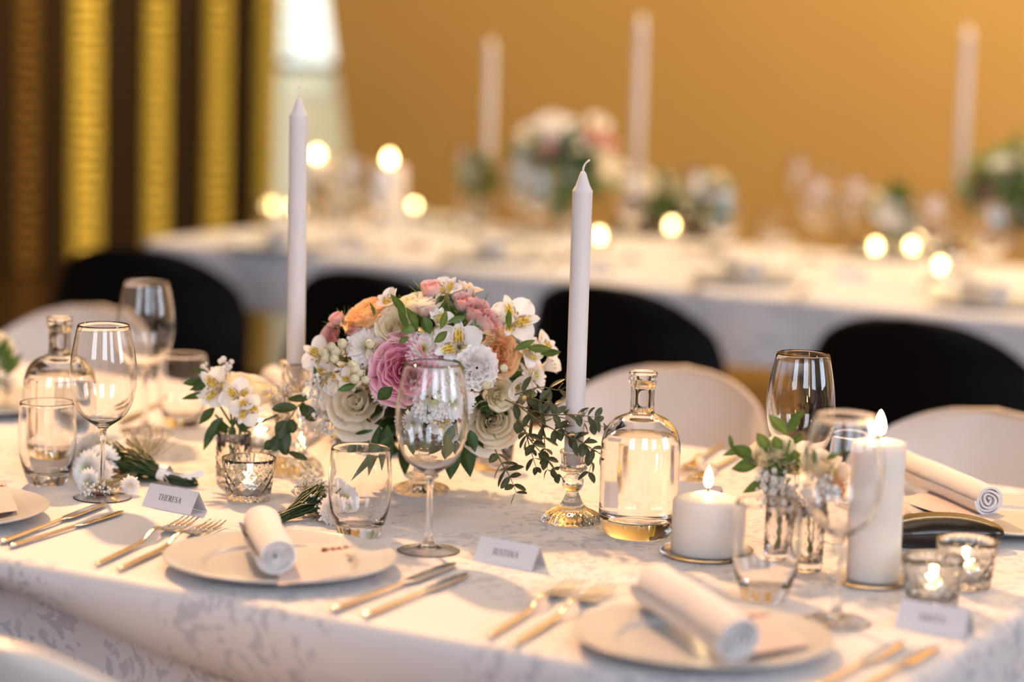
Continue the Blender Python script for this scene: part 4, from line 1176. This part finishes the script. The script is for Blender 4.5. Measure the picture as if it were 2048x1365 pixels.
for (k, px, py, dia, dd) in flowers:
    p, d = dome(px, py, {'carn': .016, 'mumw': .008, 'pink': .002}.get(k, 0.0))
    if dd: d = Vector(dd).normalized()
    s = px2m(dia, p.y)*0.98
    nm, l = KIND[k]
    inst(F[k], nm, bq, p-bo-d*s*0.05, d, s, rnd.uniform(0, 6.3), LAB.get(k))
# berries
for (px, py, n, sd) in [(684, 708, 5, 1), (722, 742, 3, 2), (748, 694, 1, 3), (1000, 740, 1, 4), (966, 772, 1, 5), (668, 722, 2, 6), (740, 762, 2, 7)]:
    p, d = dome(px, py, 0.016)
    o = berry_cluster(sd, n, 0.0062).build('berry_sprig', M['petal'], bq)
    o.rotation_mode = 'QUATERNION'; o.rotation_quaternion = (d+Vector((0, -.3, .3))).normalized().to_track_quat('Z', 'Y'); o.location = p-bo
# dark green filling behind the flowers
mb = MB(); rr_ = random.Random(4)
core = BC-bo
for i in range(240):
    v = Vector((rr_.gauss(0, 1), rr_.gauss(0, 1), rr_.gauss(0, .8))).normalized()
    p = core+Vector((v.x*.095, v.y*.07+0.01, v.z*.075-0.005))
    leafcard(mb, p, v+Vector((rr_.uniform(-.5, .5), rr_.uniform(-.5, .5), rr_.uniform(-.4, .4))), (rr_.uniform(-1, 1), rr_.uniform(-1, 1), 1), rr_.uniform(.03, .052), rr_.uniform(.006, .011), GREEN0, GREEN1, bend=.2)
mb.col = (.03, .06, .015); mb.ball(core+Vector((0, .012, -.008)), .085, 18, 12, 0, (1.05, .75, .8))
mb.col = (.10, .16, .05)
for i in range(14):
    a = i*2.4; r_ = 0.004*sqrt(i); mb.tube([core+Vector((cos(a)*r_*5, sin(a)*r_*5, -.04)), Vector((cos(a)*r_, sin(a)*r_, 0.002))], .0018, 5)
mb.build('foliage', M['leaf'], bq)
def wpt(px, py, Y): return at(px, py, Y)-bo
# light green leaves among the upper flowers
mb = MB()
for (px, py, ang, L, w, c) in [(818, 668, 108, .042, .007, 0), (838, 668, 112, .045, .008, 0), (838, 655, -150, .03, .009, 1), (846, 640, -60, .03, .011, 0), (880, 665, 70, .035, .007, 1), (868, 690, 40, .03, .008, 1), (815, 640, 120, .045, .008, 0),
                              (1045, 700, 0, .04, .008, 1), (1070, 712, 10, .035, .007, 0), (930, 640, 200, .03, .007, 0), (1012, 665, 95, .035, .006, 0), (755, 640, 100, .025, .004, 0), (640, 735, -80, .03, .006, 0),
                              (1020, 705, 30, .04, .007, 1), (720, 770, 200, .03, .007, 0), (990, 760, 150, .02, .006, 0), (800, 690, 30, .02, .006, 1), (905, 722, -50, .03, .007, 1)]:
    p, d = dome(px, py, 0.012); a = radians(ang)
    dd = RT*cos(a)+Vector((0, 0, 1))*sin(a)+Vector((0, -.25, 0))
    cc = (LIGHT0, LIGHT1) if c else (GREEN1, LIGHT0)
    leafcard(mb, p-bo, dd, -d+Vector((.2, 0, .2)), L*.9, w*.68, cc[0], cc[1], bend=.25, nu=10)
mb.build('leaves', M['leaf'], bq)
# hanging dark leaves under the bouquet
mb = MB()
for (x0, y0, x1, y1, w, Y) in [(760, 850, 738, 955, .010, 2.90), (775, 850, 770, 945, .011, 2.88), (745, 860, 690, 910, .013, 2.93), (790, 865, 700, 965, .007, 2.86), (800, 880, 822, 925, .010, 2.87), (925, 870, 940, 955, .015, 2.92),
                              (905, 885, 900, 960, .014, 2.9), (915, 850, 890, 905, .010, 2.89), (850, 880, 845, 915, .010, 2.9), (940, 860, 950, 905, .009, 2.9), (755, 800, 785, 775, .010, 2.86), (1000, 800, 1040, 850, .010, 2.93), (765, 860, 750, 900, .012, 2.93), (700, 850, 740, 900, .012, 2.95)]:
    a = wpt(x0, y0, Y); b = wpt(x1, y1, Y-.005); leafcard(mb, a, b-a, (0.1, 1, .1), (b-a).length, w*.8, GREEN0, GREEN1, bend=-.05, fold=.2, nu=12)
mb.build('hanging_leaves', M['leaf'], bq)
# trailing eucalyptus
eu = [([(1010, 800), (1060, 820), (1120, 835), (1180, 845), (1225, 862)], 9, 2.86), ([(1030, 790), (1080, 775), (1120, 780), (1150, 760)], 6, 2.90), ([(1035, 810), (1090, 850), (1140, 875), (1180, 895), (1215, 920)], 9, 2.83),
      ([(1030, 830), (1060, 880), (1090, 915), (1115, 950)], 7, 2.85), ([(990, 900), (1005, 930), (1020, 955), (1032, 985)], 6, 2.86), ([(1060, 830), (1085, 860), (1090, 900), (1095, 940)], 6, 2.88),
      ([(1110, 850), (1150, 875), (1185, 905), (1178, 945)], 6, 2.82), ([(1050, 860), (1058, 890), (1072, 935)], 5, 2.87), ([(1100, 830), (1150, 830), (1190, 835)], 5, 2.80), ([(1040, 790), (1075, 800), (1110, 810)], 5, 2.84)]
for i, (pts, nl, Y) in enumerate(eu):
    mb = MB(); sprig(mb, [wpt(x, y, Y-j*.012) for j, (x, y) in enumerate(pts)], nl, 0.0262, 0.0048 if i % 3 else 0.0062, EUC0, EUC1, seed=i+5, stemr=.0008)
    mb.build('eucalyptus_sprig', M['leaf'], bq)
# gypsophila below and at the left
for i, (px, py, sx, sz, n) in enumerate([(655, 850, .035, .018, 46), (700, 882, .03, .012, 34), (632, 775, .018, .03, 26), (832, 845, .018, .03, 30), (866, 865, .022, .02, 26), (735, 905, .01, .02, 14), (1000, 778, .02, .012, 14), (690, 735, .012, .01, 8)]):
    p = wpt(px, py, 2.94); mb = MB(); gyp(mb, p, (sx, .02, sz), n, i+40, root=p+Vector((.02, .08, .04)), br=.0026 if i != 3 else .0034)
    mb.build('gypsophila', M['petal'], bq)

# ------------------------------------------------------------------ small vases with flowers
def hobnail(r, z, a): return r*(1+0.06*max(0, sin(11*a)*sin(z*520))) if r > 0.014 and 0.004 < z < 0.075 else r
def vase_mesh(R, H, name='small_vase'):
    mb = MB(); n = 30
    pr = [(0, 0), (R*.8, 0), (R*.92, .001)]+[(R*(0.93+.05*sin(i/n*PI)), .002+(H-.002)*i/n) for i in range(n+1)]
    mb.lathe(pr, 88, mod=hobnail); mb.lathe([pr[-1], (R*.86, H), (R*.80, H*.5), (R*.80, .010), (0, .009)], 88)
    return mb.mesh(name, M['thick_glass'])
me_vA = vase_mesh(0.0225, 0.066); me_vB = vase_mesh(0.0165, 0.075)
vp = tb(467, 968)
place_mesh(me_vA, 'small_vase', 'small hobnail glass vase behind the left votive, holding alstroemeria', 'vase', vp)
sb = thing('flower_arrangement', 'small arrangement of white alstroemeria and a cream rose in the vase at the left', 'flowers', vp+Vector((0, 0, .012)))
so = sb.location; YV = vp.y
def sp_(px, py, dy=0.0): return at(px, py, YV+dy)-so
mb = MB(); mb.col = (.08, .15, .04)
for i, (px, py) in enumerate([(432, 800), (480, 810), (508, 790), (455, 790), (520, 810), (490, 770), (430, 830), (555, 830)]):
    mb.tube([sp_(px, py), Vector((0, 0, .055))+Vector((.008*sin(i*2), .008*cos(i*2), 0)), Vector((.006*sin(i), .006*cos(i), 0.0))], .0016, 6)
mb.build('stems', M['leaf'], sb)
for (k, px, py, dia, dd, dy) in [('als', 432, 778, 98, (-.5, -.8, .3), -.01), ('als', 476, 795, 84, (0, -.9, .45), -.02), ('als', 492, 818, 78, (.3, -.95, .0), -.03), ('cream', 505, 772, 112, (.3, -.1, .9), .03), ('cream', 475, 762, 60, (0, 0, 1), .02)]:
    d = Vector(dd).normalized(); inst(F[k], KIND[k][0], sb, sp_(px, py, dy), d, px2m(dia, YV), px*.1, LAB.get(k))
for i, (px, py, sx, sz, n) in enumerate([(425, 748, .02, .014, 16), (450, 735, .016, .012, 12), (553, 792, .024, .02, 40), (575, 770, .016, .014, 20)]):
    p = sp_(px, py, .01); mb = MB(); gyp(mb, p, (sx, .015, sz), n, i+70, root=p+Vector((0, 0, -.04)), br=.0034 if i < 2 else .0016); mb.build('gypsophila', M['petal'], sb)
mb = MB()
for (x0, y0, x1, y1, w) in [(445, 835, 415, 880, .008), (430, 815, 395, 850, .006), (410, 765, 362, 765, .006), (420, 790, 358, 795, .005), (432, 840, 405, 905, .006), (455, 850, 440, 865, .009), (470, 845, 500, 865, .007), (420, 750, 380, 735, .004), (425, 770, 375, 778, .006)]:
    a = sp_(x0, y0); b = sp_(x1, y1, -.01); leafcard(mb, a, b-a, (0, 1, .3), (b-a).length, w, GREEN0, GREEN1, bend=.15, nu=10)
mb.build('leaves', M['leaf'], sb)
mb = MB(); mb.col = (.20, .15, .06)
mb.tube(spline([tuple(sp_(520, 905, -.02)), tuple(sp_(560, 870, -.03)), tuple(sp_(578, 840, -.035)), tuple(sp_(595, 815, -.035)), tuple(sp_(618, 795, -.035))], 4), .0009, 5)
for (x0, y0, x1, y1, w) in [(595, 815, 542, 818, .007), (598, 812, 634, 842, .009), (575, 800, 622, 795, .005), (606, 805, 608, 825, .004), (572, 840, 556, 880, .0085), (578, 838, 588, 868, .007), (566, 850, 572, 905, .0085), (560, 868, 545, 905, .008), (550, 880, 528, 900, .006),
                            (575, 905, 618, 920, .0045), (560, 880, 575, 912, .007), (575, 845, 548, 860, .006)]:
    a = sp_(x0, y0, -.035); b = sp_(x1, y1, -.045); leafcard(mb, a, b-a, (0, 1, .1), (b-a).length, w, (.02, .04, .012), (.05, .075, .025), bend=.05, oval=True, nu=10)
mb.build('leaf_sprig', M['leaf'], sb)
# the pair of small vases at the right
GVN = 'small vases between the right candles'
for (px, py, R_, lb) in [(1555, 1130, 0, 'left one of the two slim patterned glass vases between the right candles'), (1615, 1143, 0, 'right one of the two slim patterned glass vases between the right candles')]:
    place_mesh(me_vB, 'small_vase', lb, 'vase', tb(px, py), 0, GVN)
def small_arr(label, basep, items, leaves, gyps, stems):
    s = thing('flower_arrangement', label, 'flowers', basep+Vector((0, 0, .011)))
    o_ = s.location; Y0 = basep.y
    P_ = lambda x, y, dy=0: at(x, y, Y0+dy)-o_
    mb = MB(); mb.col = (.12, .20, .06)
    for i, (x, y) in enumerate(stems): mb.tube([P_(x, y), Vector((.006*sin(i*2), .006*cos(i*2), .06)), Vector((.004*sin(i), .004*cos(i), 0))], .0015, 6)
    mb.build('stems', M['leaf'], s)
    for (k, x, y, dia, dd) in items:
        inst(F[k], KIND[k][0], s, P_(x, y), Vector(dd).normalized(), px2m(dia, Y0), x*.1, LAB.get(k))
    mb = MB()
    for (x0, y0, x1, y1, w, c) in leaves:
        a = P_(x0, y0); b = P_(x1, y1, -.01); cc = (LIGHT0, LIGHT1) if c else (GREEN1, LIGHT0)
        leafcard(mb, a, b-a, (0, 1, .3), (b-a).length, w*.72, cc[0], cc[1], bend=.1, nu=8)
    mb.build('leaves', M['leaf'], s)
    mb = MB()
    for i, (x, y, sx, sz, n, br) in enumerate(gyps): gyp(mb, P_(x, y, -.01), (sx, .015, sz), n, int(x), root=P_(x, y+50, 0), br=br)
    mb.build('gypsophila', M['petal'], s)
    return s
small_arr('small arrangement with green leaves and white gypsophila in the left slim vase beside the candle', tb(1555, 1130),
  [('cream', 1525, 908, 70, (-.3, -.6, .8)), ('cream', 1560, 900, 70, (.1, -.7, .7)), ('mumy', 1543, 935, 70, (-.1, -.9, .4)), ('cream', 1585, 925, 60, (.2, -.8, .6))],
  [(1575, 870, 1535, 825, .010, 1), (1575, 868, 1600, 828, .009, 0), (1578, 845, 1612, 820, .007, 0), (1500, 895, 1440, 910, .008, 0), (1520, 930, 1458, 936, .013, 0), (1505, 920, 1465, 888, .012, 0), (1465, 900, 1458, 866, .004, 0), (1545, 960, 1480, 985, .010, 0),
   (1540, 905, 1512, 862, .010, 1), (1560, 905, 1548, 868, .009, 1), (1580, 950, 1570, 900, .012, 1), (1595, 945, 1588, 895, .012, 1), (1560, 960, 1535, 915, .010, 1), (1590, 890, 1605, 862, .007, 0)],
  [(1560, 985, .028, .024, 70, .0034), (1545, 955, .02, .012, 24, .003), (1590, 1010, .018, .018, 30, .003)],
  [(1540, 920), (1560, 910), (1580, 880), (1520, 940), (1575, 960)])
small_arr('small arrangement of cream blossoms in the right slim vase beside the tall candle', tb(1615, 1143),
  [('cream', 1635, 925, 80, (0, -.5, .9)), ('mumy', 1668, 945, 84, (.3, -.8, .4)), ('cream', 1650, 985, 60, (.1, -.9, .0)), ('orange', 1680, 975, 50, (.6, -.5, .1))],
  [(1640, 960, 1690, 1000, .008, 0), (1625, 930, 1610, 890, .007, 0), (1650, 920, 1690, 895, .006, 0)],
  [(1635, 975, .022, .02, 40, .003)], [(1635, 940), (1660, 960), (1650, 990)])
# greenery at the far left edge
lv = tb(-35, 812)
place_mesh(me_vA, 'small_vase', 'small glass vase cut off by the left edge, holding greenery', 'vase', lv)
small_arr('greenery and a pale bloom at the left edge, behind the clear bottle', lv,
  [('cream', -8, 700, 70, (.3, -.9, .2)), ('mum', -40, 710, 70, (0, -.9, .5))],
  [(-5, 740, 30, 690, .010, 0), (0, 745, 48, 705, .010, 0), (-5, 725, 18, 668, .010, 0), (5, 755, 44, 722, .006, 0), (-10, 760, 22, 770, .008, 0), (-20, 720, 0, 690, .009, 0)],
  [(12, 765, .022, .018, 46, .002)], [(-20, 730), (-5, 745), (-35, 730)])

# ------------------------------------------------------------------ lying posies
def posy(label, tie, head, tail, heads, gyps, rib, seed, nst=26, fan=1.0):
    """tie / head / tail: photo places on the table plane"""
    Tt = T(*tie, .008); H_ = T(*head, .02); Q_ = T(*tail, .004)
    s = thing('posy', label, 'posy', Vector((Tt.x, Tt.y, TZ+E)))
    o_ = s.location; r = random.Random(seed); mb = MB()
    A, B, C = Tt-o_, H_-o_, Q_-o_
    for i in range(nst):
        e = Vector((r.uniform(-.024, .024)*fan, r.uniform(-.026, .026)*fan, r.uniform(-.012, .024)*fan)); g = Vector((r.uniform(-.005, .005), r.uniform(-.005, .005), r.uniform(-.004, .005)))
        mb.col = lerp((.012, .032, .010), (.045, .085, .02), r.random())
        end = C+g*1.6; end.z = max(end.z, .002)
        c2 = A+g; c2.z = max(c2.z, .002)
        mb.tube([B+e, c2.lerp(B+e, .5)+g, c2, end], [.0011, .0013, .0014, .0012], 5)
        if i % 2 == 0: leafcard(mb, c2.lerp(B+e, .45+r.random()*.5), (B-A)+Vector((r.uniform(-.03, .03), r.uniform(-.03, .03), r.uniform(-.01, .03))), (r.uniform(-1, 1), 0, 1), r.uniform(.018, .036), r.uniform(.002, .005), (.02, .05, .015), (.05, .10, .03))
    mb.v = [(a, b, max(c, .0004)) for a, b, c in mb.v]
    mb.build('stems', M['leaf'], s)
    for (k, x, y, dia, dd, z) in heads:
        z = max(z, dia*.5*(T(x, y).y)/FPX*.92); p = T(x, y, z)-o_; inst(F[k], KIND[k][0], s, p, Vector(dd).normalized(), px2m(dia, p.y+o_.y), x*.1, LAB.get(k))
    mb = MB()
    for i, (x, y, z, sx, sy, sz, n, br) in enumerate(gyps):
        p = T(x, y, z)-o_; gyp(mb, p, (sx, sy, sz), n, seed*10+i, root=A.lerp(B, .5), br=br)
    for c in range(len(mb.v)):
        if mb.v[c][2] < 0.0005: mb.v[c] = (mb.v[c][0], mb.v[c][1], 0.0005)
    mb.build('gypsophila', M['petal'], s)
    if rib:
        mb = MB(); ax = (B-A).normalized(); sd = ax.cross(Vector((0, 0, 1))).normalized()
        def rp(i, j):
            a = j*2*PI; return A+Vector((0, 0, .003))+ax*((i-.5)*.011+.002*sin(a*2))+sd*(.0125*cos(a))+Vector((0, 0, .0108*sin(a)+.002))
        mb.grid(rp, 2, 24, wrap=True)
        def strip(pts, w):
            sp = spline([tuple(q) for q in pts], 6)
            L_ = []
            for q in sp: L_ += [Vector(q)+Vector((0, 0, w*.5))+ax*w*.3, Vector(q)-Vector((0, 0, w*.5))-ax*w*.3]
            mb.add(L_, [(2*i, 2*i+1, 2*i+3, 2*i+2) for i in range(len(sp)-1)])
        fr = -sd if (-sd).y < 0 else sd
        a0 = A+fr*.013+Vector((0, 0, .012))
        for pts, w in rib(o_, a0): strip(pts, w)
        mb.build('ribbon', M['ribbon'], s)
    return s
def ribs(o_, a0):
    q = lambda x, y, z: T(x, y, z)-o_
    return [([a0, q(345, 952, .012), q(372, 955, .013), q(408, 946, .018)], .0065), ([a0, q(330, 955, .010), q(338, 968, .005)], .008), ([a0, q(322, 935, .018), q(312, 932, .02), q(318, 940, .013)], .007)]
posy('lying white posy tied with a white ribbon, behind the left name card', (330, 955), (230, 925), (384, 968),
  [('mumw', 158, 905, 74, (-.6, -.6, .5), .030), ('mumw', 200, 915, 70, (0, -.8, .5), .032), ('mumw', 182, 893, 84, (-.3, -.6, .6), .034), ('mumw', 166, 938, 78, (-.6, -.8, .25), .020), ('mumw', 218, 880, 72, (.1, -.3, .9), .042), ('mum', 196, 946, 62, (0, -.9, .3), .018), ('mum', 240, 890, 60, (.2, -.2, .9), .035), ('bud2', 200, 985, 26, (0, -1, 0), .008), ('mumw', 172, 966, 56, (-.5, -.8, .1), .016), ('mum', 262, 972, 40, (.3, -.8, .1), .012)],
  [(190, 980, .012, .024, .015, .010, 60, .0019), (245, 975, .008, .018, .012, .006, 26, .0018), (305, 880, .035, .034, .02, .022, 90, .0013), (265, 885, .03, .026, .02, .02, 60, .0017)], ribs, 3, 60, 1.25)
posy('small lying posy of chrysanthemum and brown gypsophila, behind the napkin roll', (575, 1030), (650, 1003), (540, 1048),
  [('mumw', 692, 1000, 80, (.6, -.7, .4), .020), ('mum', 668, 1022, 64, (.2, -.9, .2), .016), ('mumw', 668, 978, 60, (.1, -.6, .7), .028), ('mumw', 700, 1025, 50, (.6, -.7, .1), .014), ('bud2', 640, 1030, 24, (.2, -1, .1), .008)],
  [(625, 982, .026, .026, .018, .02, 200, .0015), (640, 1008, .02, .024, .014, .014, 60, .0017), (660, 1040, .005, .02, .01, .003, 24, .0017)], None, 7, 40, .8)

# ------------------------------------------------------------------ the far table
def fp(px, py, z=E): return T(px, py, 0)+Vector((0, 0, z))
FG = 'things'
def far_taper(label, px, pyb, pyt, holder_label):
    b = fp(px, pyb); topz = at(px, pyt, b.y).z
    hh = 0.147
    o = place_mesh(bpy.data.objects['candle_holder.001'].data, 'candle_holder', holder_label, 'candle holder', b, 0, 'candle holders on the far table')
    taper(label, b+Vector((0, 0, .1172)), topz-b.z-.1172, 0.0138, 'tall taper candles on the far table')
far_taper('blurred tall white taper left of the far bouquet', 973, 432, 78, 'blurred glass holder under the far left taper')
far_taper('blurred tall white taper right of the far bouquet', 1268, 458, 30, 'blurred glass holder under the taper right of the far bouquet')
far_taper('blurred tall white taper near the right edge before the golden wall', 1914, 478, 52, 'blurred glass holder under the far right taper')
# pillar candles
b = fp(776, 458); pillar('blurred white pillar candle burning on the far table, left of the far bouquet', b, 0.047, (at(776, 332, b.y).z-b.z), .004, fh=.03, fw=.02, far=True)
b = fp(632, 430); pillar('blurred tall pillar candle burning behind the left taper', b, 0.026, (at(632, 322, b.y).z-b.z), .004, fh=.028, fw=.018, far=True)
tlf = None
for px, py, w in [(538, 440, 'farthest left, left of the near taper candle'), (592, 442, 'behind the near left taper candle'), (1197, 500, 'just right of the near right taper candle'), (1343, 478, 'between the far taper and the small far vase'),
               (1822, 522, 'left of the pair at the right'), (1880, 562, 'right of the pair at the right'), (1750, 522, 'left of the pair, half hidden by greenery'), (828, 352, 'beside the far pillar candle')]:
    p = fp(px, py) if py > 400 else fp(px, 440)
    place_mesh(me_votive, 'votive_glass', 'blurred votive glass on the far table, '+w, 'votive holder', p, px*.01, 'votive holders on the far table')
    q = p+Vector((0, 0, .0082))
    if tlf is None: tlf = tealight_proto('blurred glowing tealight on the far table, '+w, q, 'tealights on the far table', M['flame_far'], fh=.026, fw=.016)
    else: copy_tree(tlf, q, 0, 'blurred glowing tealight on the far table, '+w)
# glasses, bottle, plates
for px, py, w in [(1590, 462, 'the left one of the glass pair'), (1624, 522, 'the right one of the glass pair'), (1040, 488, 'before the far bouquet'), (925, 440, 'right of the far pillar candle'), (700, 475, 'left of the far pillar candle'), (1440, 560, 'under the small vase flowers'), (1975, 600, 'at the right edge'), (1700, 520, 'left of the small right vase'), (1075, 505, 'in front of the bouquet stand'), (1385, 500, 'between two far candles'), (1855, 575, 'below the lit pair at the right'), (760, 505, 'in front of the far pillar candle'), (1260, 520, 'right of the near right taper')]:
    place_mesh(me_wine, 'wine_glass', 'blurred wine glass on the far table, '+w, 'wine glass', fp(px, py), 0, 'wine glasses on the far table')
for px, py, w in [(1540, 500, 'left of the wine glasses'), (935, 470, 'between pillar candle and bouquet'), (1560, 560, 'in front of the wine glass pair'), (560, 470, 'near the left end'), (1140, 520, 'before the name card'), (1445, 490, 'behind the plate right of centre'), (1915, 545, 'behind the plate at the right edge'), (830, 500, 'right of the far left plate')]:
    place_mesh(me_tumb, 'tumbler', 'blurred tumbler on the far table, '+w, 'tumbler', fp(px, py), 0, 'tumblers on the far table')
copy_tree(bot, fp(660, 445), 0, 'blurred glass bottle on the far table, right of the left taper')['group'] = 'bottles on the far table'
copy_tree(bot, fp(1655, 470), 0, 'blurred glass bottle on the far table, right of the wine glass pair')['group'] = 'bottles on the far table'
for i, (px, py, w) in enumerate([(560, 500, 'nearest the left end'), (985, 520, 'in front of the bouquet'), (1490, 566, 'right of centre'), (1970, 612, 'at the right edge'), (845, 446, 'behind the pillar candle')]):
    p = fp(px, py); place_mesh(me_plate, 'dinner_plate', 'blurred white plate on the far table, '+w, 'plate', p, 0, 'plates on the far table')
    if i < 4:
        a = p+Vector((-.02, .09, 0)); c_ = p+Vector((.01, -.10, 0)); napkin('blurred napkin roll on the far plate '+w, a, c_, .026, .013, 20+i, 'rolled napkins on the far table')
for px, py, w in [(690, 500, 'left'), (1180, 545, 'behind the right taper'), (1690, 560, 'right')]:
    x, y = px, py
    place_card('blurred folded name card on the far table, '+{'left': 'right of the far left plate', 'behind the right taper': 'behind the near right taper', 'right': 'left of the far right plate'}[w], (x-28, y-3), (x+28, y+4), .03, None, 0, 'name cards on the far table')
for px, py, w in [(640, 508, 'left'), (1080, 545, 'middle'), (1580, 600, 'right')]:
    for k in (0, 1):
        cutlery(me_knife if k else me_fork, 'knife' if k else 'fork', 'blurred %s on the far table, %s place setting' % ('knife' if k else 'fork', w), 'knife' if k else 'fork', (px-16+k*30-(0 if k else 190), py), (px+12+k*30-(0 if k else 190), py-30), 'cutlery on the far table')
# far bouquets
def far_bouquet(label, px, py, pyb, R_, seed, spec):
    b = fp(px, pyb); s = thing('bouquet', label, 'bouquet', b+Vector((0, 0, .058)), 0)
    o2 = place_mesh(bpy.data.objects['flower_stand'].data, 'flower_stand', 'glass bowl under the '+label, 'vase', b, 0, 'glass bowls on the far table')
    o_ = s.location; c = at(px, py, b.y)-o_; r = random.Random(seed)
    mb = MB()
    for i in range(150):
        v = Vector((r.gauss(0, 1), r.gauss(0, 1), r.gauss(0, .8))).normalized()
        leafcard(mb, c+Vector((v.x*R_*.62, v.y*R_*.5, v.z*R_*.5)), v+Vector((r.uniform(-.5, .5), r.uniform(-.5, .5), r.uniform(-.6, .3))), (r.uniform(-1, 1), r.uniform(-1, 1), 1), r.uniform(.05, .09), r.uniform(.012, .02), (.05, .10, .03), (.13, .20, .07), nu=5, nv=2)
    mb.col = (.07, .11, .04); mb.ball(c, R_*.75, 14, 9, 0, (1, .8, .75)); mb.tube([c-Vector((0, 0, R_*.4)), Vector((0, 0, 0.004))], .03, 10)
    mb.build('foliage', M['leaf'], s)
    for (k, x, y, dia) in spec:
        q = at(x, y, b.y)-o_; e = (q-c); d = (e.normalized()*.6+Vector((0, -1, .2))).normalized(); inst(F[k], KIND[k][0], s, q+Vector((0, -R_*.55*max(0.2, 1-(e.length/R_)**2), 0)), d, px2m(dia, b.y), x*.1, LAB.get(k))
    return s
far_bouquet('blurred large far bouquet behind the near right taper candle', 1120, 335, 470, .16, 50,
  [('white', 1195, 325, 80), ('coral', 1110, 325, 60), ('mumw', 1145, 328, 55), ('bud2', 1180, 275, 44), ('coral', 1215, 285, 40), ('mum', 1100, 245, 66), ('mum', 1140, 250, 50), ('mum', 1050, 300, 60), ('cream', 1060, 355, 80), ('mumw', 1090, 375, 66), ('als', 1195, 250, 54), ('als', 1060, 265, 50), ('pink', 1088, 300, 44), ('mumy', 1030, 340, 50), ('white', 1240, 350, 50), ('cream', 1290, 365, 50), ('als', 1150, 290, 40)])
far_bouquet('blurred bouquet at the right edge on the far table', 2030, 370, 500, .15, 51,
  [('coral', 1978, 370, 46), ('mum', 1995, 330, 56), ('white', 2010, 400, 60), ('mumw', 2030, 350, 50), ('bud2', 1960, 385, 36), ('als', 1985, 420, 44), ('cream', 2050, 320, 60), ('mum', 2045, 420, 60)])
for i, (px, py, pyb, w, fl) in enumerate([(955, 350, 455, 'left of the far bouquet', [('mum', 940, 345, 34)]), (1430, 395, 520, 'right of the tall far taper', [('mum', 1412, 378, 50), ('mum', 1450, 385, 44), ('cream', 1432, 365, 40)]),
                                     (1785, 415, 520, 'left of the far right taper', [('mum', 1770, 420, 60), ('mum', 1800, 430, 56), ('cream', 1750, 400, 40)]), (1325, 385, 470, 'beside the far bouquet on its right', [('cream', 1325, 372, 50)])]):
    b = fp(px, pyb); place_mesh(me_vA, 'small_vase', 'blurred small far vase '+w, 'vase', b, 0, 'small vases on the far table')
    s = thing('flower_arrangement', 'blurred small flowers and greenery '+w, 'flowers', b+Vector((0, 0, .012)), 0, 'small arrangements on the far table')
    c = at(px, py, b.y)-s.location; r = random.Random(i+80); mb = MB()
    for j in range(60):
        v = Vector((r.gauss(0, 1), r.gauss(0, 1), r.gauss(0, 1))).normalized()
        leafcard(mb, c+v*.02, v, (r.uniform(-1, 1), r.uniform(-1, 1), 1), r.uniform(.04, .075), r.uniform(.008, .014), (.05, .09, .02), (.12, .17, .05), nu=5, nv=2)
    mb.col = (.1, .16, .05)
    for j in range(5): mb.tube([c, Vector((.008*sin(j*2), .008*cos(j*2), 0))], .002, 5)
    mb.build('leaves', M['leaf'], s)
    for (k, x, y, dia) in fl: inst(F[k], KIND[k][0], s, at(x, y, b.y-.03)-s.location, (0, -1, .4), px2m(dia, b.y), x, LAB.get(k))
